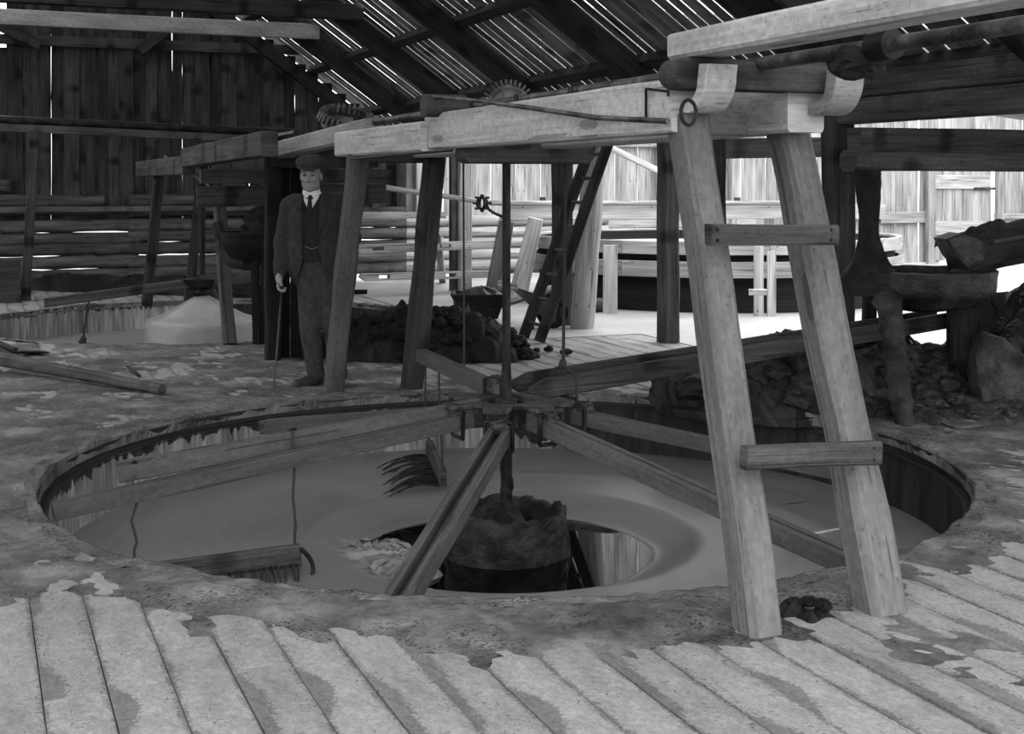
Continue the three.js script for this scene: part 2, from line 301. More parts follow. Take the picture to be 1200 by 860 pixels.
const floor = thing('floor', B(10, 3, 0), 'plank floor trodden over with dried clay and wet mud', null, null, 'structure');
{
  const strip = (t0, t1, s0, s1) => {                               // a plank cut round the two tanks: list of [outline]
    const cuts = [TC, T2].filter(([, tc]) => Math.min(Math.abs(t0 - tc), Math.abs(t1 - tc)) < TR + 0.015 || (t0 - tc) * (t1 - tc) < 0);
    const out = []; let lo = () => s0;
    for (const [sc, tc] of cuts) {
      const half = (t) => { const q = (TR + 0.015) ** 2 - (t - tc) ** 2; return q > 0 ? Math.sqrt(q) : 0; };
      const from = lo, near = (t) => sc - half(t), far = (t) => sc + half(t);
      out.push([from, near]); lo = far;
    }
    out.push([lo, () => s1]);
    return out;
  };
  const W = 0.19;
  for (let i = -2; i < 34; i++) {
    const t0 = i * W + 0.002, t1 = (i + 1) * W - 0.002;
    let s = 0.6 + hash(i, 2, 2) * 1.5; const END = t0 > 4.9 ? 12.2 : 20.6;
    const stops = [s]; while (s < END - 0.3) { s += 2.6 + hash(i, stops.length, 4) * 2.4; stops.push(Math.min(s, END)); }
    for (const [lo, hi] of strip(t0, t1, 0.4, END)) {
      for (let n = 0; n < stops.length - 1; n++) {
        const clip = (f, t) => clamp(f(t), stops[n] + 0.004, stops[n + 1] - 0.004);
        if (Math.max(hi(t0), hi(t1), hi((t0 + t1) / 2)) < stops[n] + 0.05 || Math.min(lo(t0), lo(t1)) > stops[n + 1] - 0.05) continue;
        let N = [TC, T2].some(([, tc]) => Math.abs(Math.abs((t0 + t1) / 2 - tc) - TR) < 0.22) ? 40 : 8, dz = (hash(i, n, 9) - 0.5) * 0.006, tilt = (hash(i, n, 10) - 0.5) * 0.02;
        let top = []; const pos = [], uv = [], idx = [], ou = hash(i, n, 11) * 4;
        for (let j = 0; j <= N; j++) { const t = lerp(t0, t1, j / N); top.push([t, clip(lo, t), clip(hi, t)]); }
        top = top.filter(([, a, b]) => b - a > 0.012); if (top.length < 2) continue; N = top.length - 1;
        const K = 4;                                                // rows across the edge and along the length
        for (let j = 0; j <= N; j++) {
          const [t, a, b] = top[j], e = (t - t0) / (t1 - t0), sag = -0.002 * Math.pow(Math.abs(e - 0.5) * 2, 6) + tilt * (e - 0.5) * W;
          for (let q = 0; q <= K; q++) { const ss = lerp(a, Math.max(b, a + 0.001), q / K), p = B(ss, t, dz + sag); pos.push(p.x, p.y, p.z); uv.push(ss + ou, e * 0.2); }
        }
        for (let j = 0; j < N; j++) for (let q = 0; q < K; q++) { const c = j * (K + 1) + q; idx.push(c, c + K + 1, c + 1, c + 1, c + K + 1, c + K + 2); }
        const skirt = (list) => { const b0 = pos.length / 3; for (const c of list) { pos.push(pos[c * 3], pos[c * 3 + 1], pos[c * 3 + 2], pos[c * 3], -0.035, pos[c * 3 + 2]); uv.push(uv[c * 2], uv[c * 2 + 1], uv[c * 2], uv[c * 2 + 1]); } for (let m = 0; m < list.length - 1; m++) { const c = b0 + m * 2; idx.push(c, c + 1, c + 2, c + 2, c + 1, c + 3); } };
        skirt(Array.from({ length: K + 1 }, (_, q) => q)); skirt(Array.from({ length: K + 1 }, (_, q) => N * (K + 1) + K - q));
        skirt(Array.from({ length: N + 1 }, (_, j) => (N - j) * (K + 1))); skirt(Array.from({ length: N + 1 }, (_, j) => j * (K + 1) + K));
        const g = new THREE.BufferGeometry(); g.setAttribute('position', new THREE.Float32BufferAttribute(pos, 3)); g.setAttribute('uv', new THREE.Float32BufferAttribute(uv, 2)); g.setIndex(idx); g.computeVertexNormals();
        part(floor, 'plank', g, (t0 > 3.4 && stops[n] > 7.6 ? M.dryplank : M.plank)[Math.floor(hash(i, n, 12) * 3)]);
      }
    }
  }
  const circle = ([sc, tc], r) => Array.from({ length: 72 }, (_, i) => [tc + Math.cos(i / 72 * Math.PI * 2) * r, sc + Math.sin(i / 72 * Math.PI * 2) * r]);
  part(floor, 'subfloor', boxUv(slab([[-9, -1.5], [6.42, -1.5], [6.42, 20.9], [-9, 20.9]], B(0, 0, -0.09), VDIR, UDIR, 0.1, 0, [circle(TC, TR + 0.02), circle(T2, TR + 0.02)])), M.earth);
}
solo('floor_yard', B(12, 12, 0), boxUv(slab([[6.35, -1.5], [21.6, -1.5], [21.6, 21], [4.96, 21], [4.96, 12.21], [6.35, 12.21]], B(0, 0, -0.045), VDIR, UDIR, 0.1, 0)), M.yard, 'pale smooth trodden floor of the bright open part behind the posts', null, null, 'structure');
solo('ground', V(0, -0.4, 0), boxUv(new THREE.PlaneGeometry(160, 160).rotateX(-Math.PI / 2).translate(0, -2.2, 0)), M.outside, 'ground outside the shed', null, null, 'structure');

// mud over the planks: thick round the near tank, thinning out into scattered patches
const mudAt = (s, t) => {
  const r = Math.hypot(s - TC[0], t - TC[1]), r2 = Math.hypot(s - T2[0], t - T2[1]);
  const ring = Math.max(1 - smooth(r, TR + 0.15, TR + 1.02 - 0.42 * smooth(t, 2.4, 3.3)), 0.7 * Math.exp(-((s - 3.5) ** 2 * 4 + (t - 2.95) ** 2 * 12)), 0.9 * (1 - smooth(r2, TR + 0.2, TR + 1.0)));
  const back = smooth(s, 7.4, 9.0) * 0.92 * (1 - 0.8 * smooth(t, 3.0, 4.2) * smooth(s, 8.6, 10.6));
  const leftSide = (1 - smooth(t, 0.2, 0.75)) * smooth(s, 4.6, 5.6) * 0.95;
  const rightSide = smooth(t, 3.5, 4.3) * smooth(s, 4.3, 5.4) * (1 - smooth(s, 8.2, 9.6)) * 0.95;
  const want = Math.max(ring, back, leftSide, rightSide);
  const n = fbm2(s * 1.9, t * 2.6, 3, 7) * 0.65 + fbm2(s * 9, t * 13, 2, 17) * 0.35;
  return (n - 0.84 + want * 0.50) * 0.065 + (fbm2(s * 24, t * 40, 2, 27) - 0.5) * 0.012 * (0.3 + want);
};
{
  const s0 = 3.0, s1 = 13.6, t0 = -0.4, t1 = 6.4, nx = 150, ny = 240, pos = [], uv = [], idx = [], ok = [];
  for (let j = 0; j <= ny; j++) for (let i = 0; i <= nx; i++) {
    const t = lerp(t0, t1, i / nx), s = lerp(s0, s1, j / ny), h = Math.max(mudAt(s, t), -0.014), r = Math.hypot(s - TC[0], t - TC[1]);
    const p = B(s, t, h); pos.push(p.x, p.y, p.z); uv.push(t, s); ok.push(r > TR + 0.05 && Math.hypot(s - T2[0], t - T2[1]) > TR + 0.05 ? (h > -0.0135 ? 2 : 1) : 0);
  }
  for (let j = 0; j < ny; j++) for (let i = 0; i < nx; i++) { const q = j * (nx + 1) + i, four = [q, q + 1, q + nx + 1, q + nx + 2]; if (four.every((k) => ok[k]) && four.some((k) => ok[k] === 2)) idx.push(q, q + nx + 1, q + 1, q + 1, q + nx + 1, q + nx + 2); }
  const field = new THREE.BufferGeometry(); field.setAttribute('position', new THREE.Float32BufferAttribute(pos, 3)); field.setAttribute('uv', new THREE.Float32BufferAttribute(uv, 2)); field.setIndex(idx); field.computeVertexNormals();
  const lip = (c) => surface(420, 14, (u, v) => {                   // the smeared lip, rolling over the tank's edge
    const a = u * Math.PI * 2, ca = Math.cos(a), sa = Math.sin(a), r = TR + lerp(-0.012, 0.11, v) + (noise2(ca * 30 + 60, sa * 30 + 60, 3) - 0.5) * 0.014 * (1 - v);
    const s = c[0] + sa * r, t = c[1] + ca * r, m = mudAt(s, t);
    return B(s, t, v < 0.14 ? lerp(-0.05, Math.max(m, 0.002), v / 0.14) : Math.max(m, v > 0.8 ? -0.014 : 0.003));
  }, (p) => [p.x, p.z + p.y]);
  solo('mud_layer', B(6, 3, 0), [field, lip(TC), lip(T2)], M.mud, 'wet clay mud smeared over the planks round the sunken tank', 'mud', null, 'stuff');
}

// back gable wall: dark upright boards, logs below them at the left, pale fence boards at the right
const wallBack = thing('wall_back', B(S_BACK, 6, 0), 'end wall of dark upright boards over logs, pale boards at the right', null, null, 'structure');
{
  for (let t = -1.6, i = 0; t < 6.25; i++) {
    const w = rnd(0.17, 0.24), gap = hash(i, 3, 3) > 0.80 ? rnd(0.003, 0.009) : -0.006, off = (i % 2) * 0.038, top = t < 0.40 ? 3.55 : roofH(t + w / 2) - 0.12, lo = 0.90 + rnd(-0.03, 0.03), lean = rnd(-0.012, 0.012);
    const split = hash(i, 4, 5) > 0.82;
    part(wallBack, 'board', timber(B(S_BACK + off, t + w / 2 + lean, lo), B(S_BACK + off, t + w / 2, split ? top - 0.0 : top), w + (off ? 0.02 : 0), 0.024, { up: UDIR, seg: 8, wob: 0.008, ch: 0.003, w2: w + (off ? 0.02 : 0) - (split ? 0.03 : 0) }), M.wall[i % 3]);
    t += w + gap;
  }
  for (let i = 0; i < 7; i++) {                                     // stacked logs
    const h = [0.19, 0.375, 0.56, 0.745, 0.93, 1.12, 1.30][i], r = [0.102, 0.096, 0.094, 0.094, 0.094, 0.06, 0.09][i];
    for (const [a, b] of [[-1.5, 2.3], [2.15, 6.5]]) part(wallBack, 'log', rod([B(S_BACK - 0.16, a, h + rnd(-0.02, 0.02)), B(S_BACK - 0.16, i > 5 ? b - 0.5 : b, h + rnd(-0.02, 0.02))], r, { sides: 12, wob: 0.015, seg: 22, r2: r * rnd(0.92, 1.06) }), M.log[i % 3]);
    if (i < 5) part(wallBack, 'log', rod([B(S_BACK - 0.05, 6.5, h), B(S_BACK - 0.05, 10.2, h)], r, { sides: 12, wob: 0.015, seg: 14 }), i % 2 ? M.palelog : M.pale[1]);
  }
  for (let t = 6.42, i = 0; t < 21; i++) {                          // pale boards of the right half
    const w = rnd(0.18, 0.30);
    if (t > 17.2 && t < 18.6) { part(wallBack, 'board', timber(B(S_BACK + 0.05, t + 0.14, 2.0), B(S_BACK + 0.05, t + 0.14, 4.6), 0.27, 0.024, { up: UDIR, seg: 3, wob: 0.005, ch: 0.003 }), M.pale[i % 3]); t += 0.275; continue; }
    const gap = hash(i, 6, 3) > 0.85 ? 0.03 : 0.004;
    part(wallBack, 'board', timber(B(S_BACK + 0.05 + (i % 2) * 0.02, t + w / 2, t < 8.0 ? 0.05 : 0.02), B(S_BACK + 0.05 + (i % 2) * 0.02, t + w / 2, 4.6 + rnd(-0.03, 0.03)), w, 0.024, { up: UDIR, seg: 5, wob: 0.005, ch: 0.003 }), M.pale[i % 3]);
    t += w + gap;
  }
  const rail = (t0, t1, h, w, m, s = S_BACK - 0.02) => part(wallBack, 'rail', timber(B(s, t0, h), B(s, t1, h), 0.05, w, { seg: 5, wob: 0.006 }), m);
  rail(6.4, 17.0, 2.24, 0.1, M.pale[1]); rail(6.45, 13.2, 0.86, 0.17, M.pale[0]); rail(14.9, 16.1, 1.02, 0.30, M.pale[2]); rail(16.0, 17.15, 0.90, 0.22, M.pale[1]); rail(18.75, 21, 0.9, 0.1, M.pale[2]);
  rail(-1.5, 6.3, 3.66, 0.15, M.post, S_BACK - 0.08); rail(-1.5, 4.4, 1.17, 0.085, M.log[1], S_BACK - 0.28); rail(-1.5, 0.5, 1.52, 0.17, M.log[0], S_BACK - 0.08);
  for (const [t, m] of [[6.45, M.darker], [6.85, M.pale[0]], [9.6, M.pale[2]], [11.3, M.pale[0]], [12.75, M.pale[2]], [13.95, M.pale[0]], [15.7, M.palest], [17.12, M.pale[1]], [18.8, M.pale[1]]])
    part(wallBack, 'upright', timber(B(S_BACK - 0.1, t, 0), B(S_BACK - 0.1, t, t > 14 ? 2.1 : 2.3), t === 6.85 ? 0.3 : 0.17, 0.1, { up: UDIR, seg: 3, wob: 0.006 }), m);
}
const door = thing('door_1', B(S_BACK, 17.9, 0), 'pale plank door with two cross battens in the end wall', null, null, 'structure');
for (let i = 0; i < 6; i++) part(door, 'board', timber(B(S_BACK, 17.25 + i * 0.24 + 0.1, 0.05), B(S_BACK, 17.25 + i * 0.24 + 0.1, 1.95), 0.235, 0.03, { up: UDIR, seg: 3, wob: 0.003 }), M.pale[(i + 1) % 3]);
for (const h of [1.58, 0.68]) part(door, 'batten', timber(B(S_BACK - 0.04, 17.27, h), B(S_BACK - 0.04, 18.62, h), 0.035, 0.27, { seg: 2 }), M.palest);
for (const h of [1.45, 0.56]) part(door, 'hinge', timber(B(S_BACK - 0.07, 18.2, h), B(S_BACK - 0.07, 18.72, h), 0.012, 0.05), M.rust);

// roof: boards running down the slope with daylight between them, purlins, rafters, collar beams
const roof = thing('roof', B(10, 2, 4), 'dark plank roof on rafters and purlins with light between the boards', null, null, 'structure');
{
  const n = V(0, 1, 0).addScaledVector(VDIR, 0.715).normalize();
  for (let s = 0.9, i = 0; s < S_BACK + 0.5; i++) {
    const w = rnd(0.15, 0.21), gap = hash(i, 8, 1) > 0.26 ? rnd(0.021, 0.029) : 0.0;
    const lift = (i % 2) * 0.003, far = EAVE + rnd(-0.05, 0.05);
    part(roof, 'roof_board', timber(B(s + w / 2 + rnd(-0.003, 0.003), RIDGE, roofH(RIDGE) + lift), B(s + w / 2, far, roofH(far) + lift), w + (gap ? 0 : 0.015), 0.006, { up: n, ch: 0.002, seg: 2, wob: 0.001 }), M.roof[i % 3]);
    s += w + gap;
  }
  for (const t of [6.32, 5.9, 5.0, 3.95, 2.8, 1.5, 0.2]) part(roof, 'purlin', timber(B(0.8, t, roofH(t) - 0.085), B(S_BACK + 0.1, t, roofH(t) - 0.085), 0.12, 0.115, { up: n, seg: 12, wob: 0.008 }), M.darker);
  for (const s of [18.7, 16.4, 14.0, 11.3, 8.6, 6.4, 4.2, 1.8]) {
    part(roof, 'rafter', timber(B(s, RIDGE, roofH(RIDGE) - 0.27), B(s, 6.5, roofH(6.5) - 0.25), 0.15, 0.24, { up: n, seg: 6, wob: 0.008 }), M.darker);
    const e = 6 - (3.72 - 2.72 + 0.05) / 0.715;
    part(roof, 'collar_beam', timber(B(s - 0.16, -5, 3.74), B(s - 0.16, e, 3.70), 0.12, 0.21, { seg: 5, wob: 0.008, ch: 0.012 }), s > 18 ? M.beamB : M.dark);
  }
  part(roof, 'rafter', timber(B(S_BACK - 0.12, RIDGE, roofH(RIDGE) - 0.33), B(S_BACK - 0.12, 6.4, roofH(6.4) - 0.33), 0.12, 0.2, { up: n, seg: 6, wob: 0.01 }), M.darker);
  for (const [a, ha, b, hb] of [[0.2, 3.9, 0.9, 3.58], [2.3, 3.55, 2.75, 3.9]]) part(roof, 'brace', timber(B(S_BACK - 0.22, a, ha), B(S_BACK - 0.22, b, hb), 0.05, 0.15, { seg: 2 }), M.dark);
  // the far slope of the roof, out of the picture overhead, that shades the shed; panels left out, an added gap to light the second mill
  for (let s = 0.9; s < S_BACK; s += 1.3) if (s < 12.6 || s > 15.4) part(roof, 'roof_panel', timber(B(s + 0.65, RIDGE, roofH(RIDGE)), B(s + 0.65, -8.6, roofH(RIDGE) - 0.715 * 7.4), 1.3, 0.03, { up: V(0, 1, 0).addScaledVector(VDIR, -0.715).normalize(), ch: 0.002 }), M.roof[0]);
}
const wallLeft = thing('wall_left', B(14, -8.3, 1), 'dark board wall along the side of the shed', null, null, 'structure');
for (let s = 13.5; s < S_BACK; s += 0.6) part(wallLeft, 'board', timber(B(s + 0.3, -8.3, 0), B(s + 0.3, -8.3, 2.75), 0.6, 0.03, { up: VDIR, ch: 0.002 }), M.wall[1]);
{ const g = []; for (let t = -8.3; t < -1.6; t += 0.6) { const h = t > -3 ? 3.5 : t < RIDGE ? roofH(RIDGE) - 0.715 * (RIDGE - t) : roofH(t); g.push([t, h]); }
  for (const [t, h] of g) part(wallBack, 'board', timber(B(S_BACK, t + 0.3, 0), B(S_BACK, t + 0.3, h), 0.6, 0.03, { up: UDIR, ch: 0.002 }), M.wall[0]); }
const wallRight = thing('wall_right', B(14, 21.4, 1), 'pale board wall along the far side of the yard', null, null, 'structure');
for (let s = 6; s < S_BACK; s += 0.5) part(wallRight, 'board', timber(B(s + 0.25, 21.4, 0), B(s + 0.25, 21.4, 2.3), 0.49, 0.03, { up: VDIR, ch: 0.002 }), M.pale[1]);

// ---------------------------------------------------------------- eave posts and plates
{
  const post = (px, py, Z, w, h, m, label, o = {}) => { const b = F(px, py); const top = b.clone().setY(h).add(o.lean ?? V(0, 0, 0)); return solo('post', b, timber(b, top, w, o.d ?? w, { up: UDIR, seg: 8, wob: 0.01, ch: 0.015 }), m, label, 'post'); };
  const mid = B(8.68, 6.25, 0);
  post(783, 401, 0, 0.17, 2.25, M.post, 'dark squared post right of the ladder, seen just left of the near trestle');
  post(659, 381, 0, 0.19, 2.3, M.dark, 'dark squared post behind the hanging rope and the ladder');
  { const b = F(682, 385); solo('post', b, rod([b, b.clone().add(V(0.16, 2.3, 0))], 0.135, { sides: 16, wob: 0.012, seg: 14, r2: 0.12 }), M.palelog, 'round pale log post behind the ladder', 'post'); }
  { const b = F(543, 341); solo('post', b, [timber(b, b.clone().setY(2.3), 0.2, 0.2, { up: UDIR, seg: 6, wob: 0.01, ch: 0.02 })], M.pale[1], 'pale squared post behind the tipped wheelbarrow', 'post'); const b2 = b.clone().add(V(-0.14, 0, 0.02)); solo('post', b2, timber(b2, b2.clone().setY(2.3), 0.1, 0.12, { up: UDIR, seg: 6, wob: 0.008 }), M.post, 'narrow dark post against the left side of the pale squared post', 'post'); }
  solo('post', mid, timber(mid, mid.clone().setY(2.2), 0.2, 0.2, { up: UDIR, seg: 8, wob: 0.012, ch: 0.02 }), M.dark, 'heavy dark post rising from the clay heap behind the near trestle', 'post');
  { const b = onT(838, 400, 6.25); b.y = 0; solo('post', b, timber(b, b.clone().setY(2.2), 0.15, 0.15, { up: UDIR, seg: 6, wob: 0.008 }), M.dark, 'dark post half hidden behind the left leg of the near trestle', 'post'); }
  // the double plate along the eave
  const e = B(9, 6.25, 2.2);
  const p = thing('eave_plate', e, 'long double plate of dark beams along the eave at the upper right', 'beam');
  part(p, 'beam', timber(B(0, 6.25, 2.10), B(13.5, 6.25, 2.10), 0.16, 0.19, { seg: 10, wob: 0.01, ch: 0.012 }), M.plate);
  part(p, 'beam', timber(B(0, 6.25, 2.295), B(20.8, 6.25, 2.295), 0.16, 0.19, { seg: 14, wob: 0.01, ch: 0.012 }), M.plate);
  // cross beams from the heavy post out to the right
  const q1 = B(9.0, 7, 1.9);
  solo('cross_beam', q1, timber(P(1001, 164, 9.75), P(1330, 168, 11.2), 0.14, 0.185, { seg: 5, wob: 0.006 }), M.plate, 'upper of the two dark level beams at the right above the clay pan', 'beam');
  const q2 = thing('cross_beam', P(1090, 190, 9.6), 'lower of the two dark level beams at the right, with a rounded end', 'beam');
  part(q2, 'beam', timber(P(1006, 189, 9.45), P(1330, 192, 10.9), 0.16, 0.135, { seg: 5, wob: 0.006, ch: 0.02 }), M.plate);
  part(q2, 'end_cap', timber(P(994, 188, 9.38), P(1010, 189, 9.45), 0.17, 0.15, { ch: 0.05 }), M.post);
  const q3 = onT(877, 172, 6.6);
  solo('cross_beam', q3, timber(P(848, 174, 13.2), P(990, 172, 13.6), 0.12, 0.2, { seg: 3, wob: 0.006 }), M.darker, 'short dark beam between the two legs of the near trestle, far behind them', 'beam');
  // lean-to roof over the clay heap
  const lt = thing('lean_to_roof', B(7, 8, 2.3), 'pale boarded lean-to roof glimpsed under the eave beams', null, null, 'structure');
  const lh = (t) => 2.50 - 0.10 * (t - 6.5);
  for (let s = 1.5, i = 0; s < 10.4; i++) { const w = rnd(0.2, 0.3); part(lt, 'roof_board', timber(B(s, 6.45, lh(6.45)), B(s, 10.4, lh(10.4)), w, 0.024, { ch: 0.003 }), M.pale[i % 3]); s += w + (hash(i, 4, 4) > 0.6 ? 0.05 : 0.006); }
  for (const t of [8.2, 10.2]) part(lt, 'purlin', timber(B(1.5, t, lh(t) - 0.07), B(10.5, t, lh(t) - 0.07), 0.1, 0.1, { seg: 2 }), M.post);
  for (const s of [2, 5.2, 9.5]) part(lt, 'upright', timber(B(s, 10.2, 0), B(s, 10.2, lh(10.2) - 0.12), 0.12, 0.12, { up: UDIR }), M.post);
}

// ---------------------------------------------------------------- the near washing mill: frame
const stadium = (x0, x1, h, n = 10) => { const r = h / 2, out = []; for (let i = 0; i <= n; i++) { const a = -Math.PI / 2 + Math.PI * i / n; out.push([x1 - r + Math.cos(a) * r, Math.sin(a) * r]); } for (let i = 0; i <= n; i++) { const a = Math.PI / 2 + Math.PI * i / n; out.push([x0 + r + Math.cos(a) * r, Math.sin(a) * r]); } return out; };
const hook = (s, t, h, m, parent, dir = -1) => {                    // a curved horn cradling the cross beam
  const pts = [], R1 = 0.138, R0 = 0.068;
  for (let i = 0; i <= 12; i++) { const a = -Math.PI * 0.62 + Math.PI * 0.62 * i / 12; pts.push([Math.cos(a) * R1, Math.sin(a) * R1]); }
  pts.push([R1 + 0.008, 0.035], [R0 + 0.012, 0.04]);
  for (let i = 12; i >= 0; i--) { const a = -Math.PI * 0.62 + Math.PI * 0.62 * i / 12; pts.push([Math.cos(a) * R0, Math.sin(a) * R0 - 0.02]); }
  part(parent, 'bracket', boxUv(slab(pts, B(s, t, h), UDIR.clone().multiplyScalar(dir), UP, 0.13, 0.006)), m);
};
{
  const f = thing('mill_frame', B(TC[0], TC[1] + 0.03, 0), 'timber frame straddling the round tank, raking legs at both ends under long beams', 'mill frame');
  const leg = (px, py, s, h, dir, w, d, m, twist = 0) => { const a = F(px, py), b = a.clone().addScaledVector(UDIR, dir * s).setY(h); a.addScaledVector(b.clone().sub(a).normalize(), -0.02); return part(f, 'leg', timber(a, b, w, d, { up: UDIR, seg: 16, wob: 0.008, ch: 0.022 }), m); };
  leg(890, 738, 0.50, 1.80, 1, 0.135, 0.15, M.leg);
  leg(1034, 715, 0.60, 1.76, 1, 0.15, 0.14, M.leg);
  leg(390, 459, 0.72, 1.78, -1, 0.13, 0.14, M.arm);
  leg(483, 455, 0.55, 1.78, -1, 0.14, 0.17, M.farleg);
  // long beams
  part(f, 'beam', timber(B(4.43, 2.5, 1.845), B(7.4, 2.5, 1.85), 0.13, 0.205, { seg: 10, wob: 0.005, ch: 0.012 }), M.beam);
  part(f, 'beam', timber(B(7.36, 2.47, 1.825), B(9.35, 2.47, 1.83), 0.13, 0.175, { seg: 10, wob: 0.005, ch: 0.012 }), M.beam);
  part(f, 'beam', timber(B(4.36, 2.99, 1.835), B(9.9, 3.05, 1.82), 0.17, 0.17, { seg: 12, wob: 0.006, ch: 0.012 }), M.beam);
  part(f, 'cross_head', timber(B(4.72, 2.56, 1.835), B(4.72, 2.96, 1.835), 0.12, 0.175, { seg: 2, ch: 0.008 }), M.beamB);
  part(f, 'cross_head', timber(B(9.3, 2.5, 1.74), B(9.3, 3.1, 1.74), 0.12, 0.08, { seg: 3, ch: 0.01 }), M.post);
  // cross beams with rounded ends: over the near ends, and carrying the shaft bearing in the middle
  part(f, 'cross_beam', boxUv(slab(stadium(2.37, 3.22, 0.115), B(4.35, 0, 1.957), VDIR, UP, 0.13, 0.008)), M.rung);
  part(f, 'cross_beam', boxUv(slab(stadium(2.47, 3.26, 0.11), B(6.89, 0, 1.715), VDIR, UP, 0.15, 0.008)), M.armB);
  hook(4.355, 2.53, 1.95, M.beam, f); hook(4.31, 3.06, 1.95, M.beamB, f);
  // rungs nailed across the near legs
  const rung = (a, b, h) => { const r = part(f, 'rung', timber(a, b, 0.045, h, { seg: 8, wob: 0.007, ch: 0.008 }), M.rung); for (const e of [0.05, 0.94]) for (const k of [-0.25, 0.25]) { const c = a.clone().lerp(b, e).add(V(0, k * h, 0)).addScaledVector(UDIR, -0.024); const nl = new THREE.SphereGeometry(0.006, 6, 4).translate(c.x, c.y, c.z); part(r, 'nail', nl, M.iron); } };
  rung(P(829, 275, 4.70), P(978, 275, 5.02), 0.075);
  rung(P(870, 536, 4.57), P(1028, 530, 4.84), 0.085);
  // bearing blocks, iron staple, ring and strap rods
  part(f, 'bearing_block', boxUv(new THREE.BoxGeometry(0.15, 0.10, 0.2)).rotateY(0.38).translate(B(6.89, 2.78, 1.80).x, 1.80, B(6.89, 2.78, 1.8).z), M.iron);
  part(f, 'bearing_block', [clod(B(3.72, 2.75, 1.96), 0.085, 4)].map((g) => boxUv(g.index ? g.toNonIndexed() : g)), M.darker);
  const face = 2.5 - 0.068;
  const st = [[757, 140], [757, 104], [783, 107], [783, 113]].map(([x, y]) => onT(x, y, face - 0.012));
  part(f, 'staple', st.slice(0, 3).map((p, i) => rod([p, st[i + 1]], 0.006, { sides: 6 })), M.iron);
  part(f, 'ring', boxUv(new THREE.TorusGeometry(0.045, 0.007, 8, 24)).rotateY(0.8).translate(onT(807, 132, face - 0.05).x, onT(807, 132, face - 0.05).y, onT(807, 132, face - 0.05).z), M.iron);
  const rp = [[505, 113], [560, 118], [625, 127], [700, 138], [783, 142]].map(([x, y]) => onT(x, y, face - 0.03));
  part(f, 'strap_rod', rod(rp, 0.011, { sides: 8 }), M.pipe, 'thin iron rod along the side of the beam');
  part(f, 'strap_rod', rod([onT(412, 186, 2.39), onT(530, 176, 2.39)], 0.009, { sides: 6 }), M.iron);
  { const c = B(7.15, 2.46, 1.99); part(f, 'roller', rod([c.clone().addScaledVector(VDIR, -0.11), c.clone().addScaledVector(VDIR, 0.14)], 0.065, { sides: 16 }), M.armB); }

  // the beam over it that runs on toward the next mill
  const ub = B(2.5, 2.52, 2.15);
  solo('overhead_beam', ub, timber(B(4.44, 2.51, 2.066), B(-0.6, 2.51, 2.066), 0.16, 0.10, { seg: 8, wob: 0.004, ch: 0.012 }), M.beam, 'pale heavy beam at the upper right running toward the viewer above the rounded cross beam', 'beam');
}

// ---------------------------------------------------------------- the line shaft with its bevel gears
function gear(c, axis, R, teeth, m, parent, wide = 0.06) {
  const q = new THREE.Quaternion().setFromUnitVectors(V(0, 0, 1), axis.clone().normalize());
  const put = (g) => g.applyQuaternion(q).translate(c.x, c.y, c.z);
  const hubG = [put(boxUv(new THREE.CylinderGeometry(R * 0.78, R * 0.78, wide * 0.25, 28).rotateX(Math.PI / 2))), put(boxUv(new THREE.CylinderGeometry(R * 0.3, R * 0.3, wide * 1.5, 16).rotateX(Math.PI / 2))), put(boxUv(new THREE.TorusGeometry(R * 0.8, R * 0.10, 8, 32)))];
  for (let i = 0; i < 5; i++) hubG.push(put(boxUv(new THREE.BoxGeometry(R * 0.8, R * 0.14, wide * 0.5).translate(R * 0.4, 0, 0).rotateZ(i / 5 * Math.PI * 2))));
  const w = part(parent, 'gear', hubG, m);
  for (let i = 0; i < teeth; i++) part(w, 'tooth', put(boxUv(new THREE.BoxGeometry(R * 0.26, R * 2.6 / teeth, wide).translate(R * 0.98, 0, 0).rotateY(-0.35).rotateZ(i / teeth * Math.PI * 2))), m);
  return w;
}
{
  const sh = thing('line_shaft', B(7, 2.75, 2.03), 'long iron line shaft lying along the top of the mill frame', 'shaft');
  part(sh, 'shaft', rod([B(10.6, 2.72, 2.0), B(-0.6, 2.76, 2.0)], 0.026, { sides: 14, seg: 30 }), M.pipe);
  part(sh, 'coupling', rod([B(3.62, 2.75, 2.0), B(3.52, 2.75, 2.0)], 0.05, { sides: 14 }), M.iron);
  gear(B(6.95, 2.79, 1.975), UDIR.clone().addScaledVector(VDIR, 0.25), 0.145, 34, M.pipe, sh, 0.07);
  gear(B(10.55, 2.80, 2.02), UP.clone().addScaledVector(UDIR, -0.45), 0.22, 30, M.pipe, sh, 0.07);
  for (const s of [5.9, 6.6, 7.3]) part(sh, 'grease_cup', [boxUv(new THREE.BoxGeometry(0.08, 0.035, 0.1)).translate(B(s, 2.73, 1.97).x, 1.97, B(s, 2.73, 1.97).z), boxUv(new THREE.CylinderGeometry(0.012, 0.016, 0.05, 8)).translate(B(s, 2.69, 2.0).x, 2.0, B(s, 2.69, 2).z)], M.iron);
}

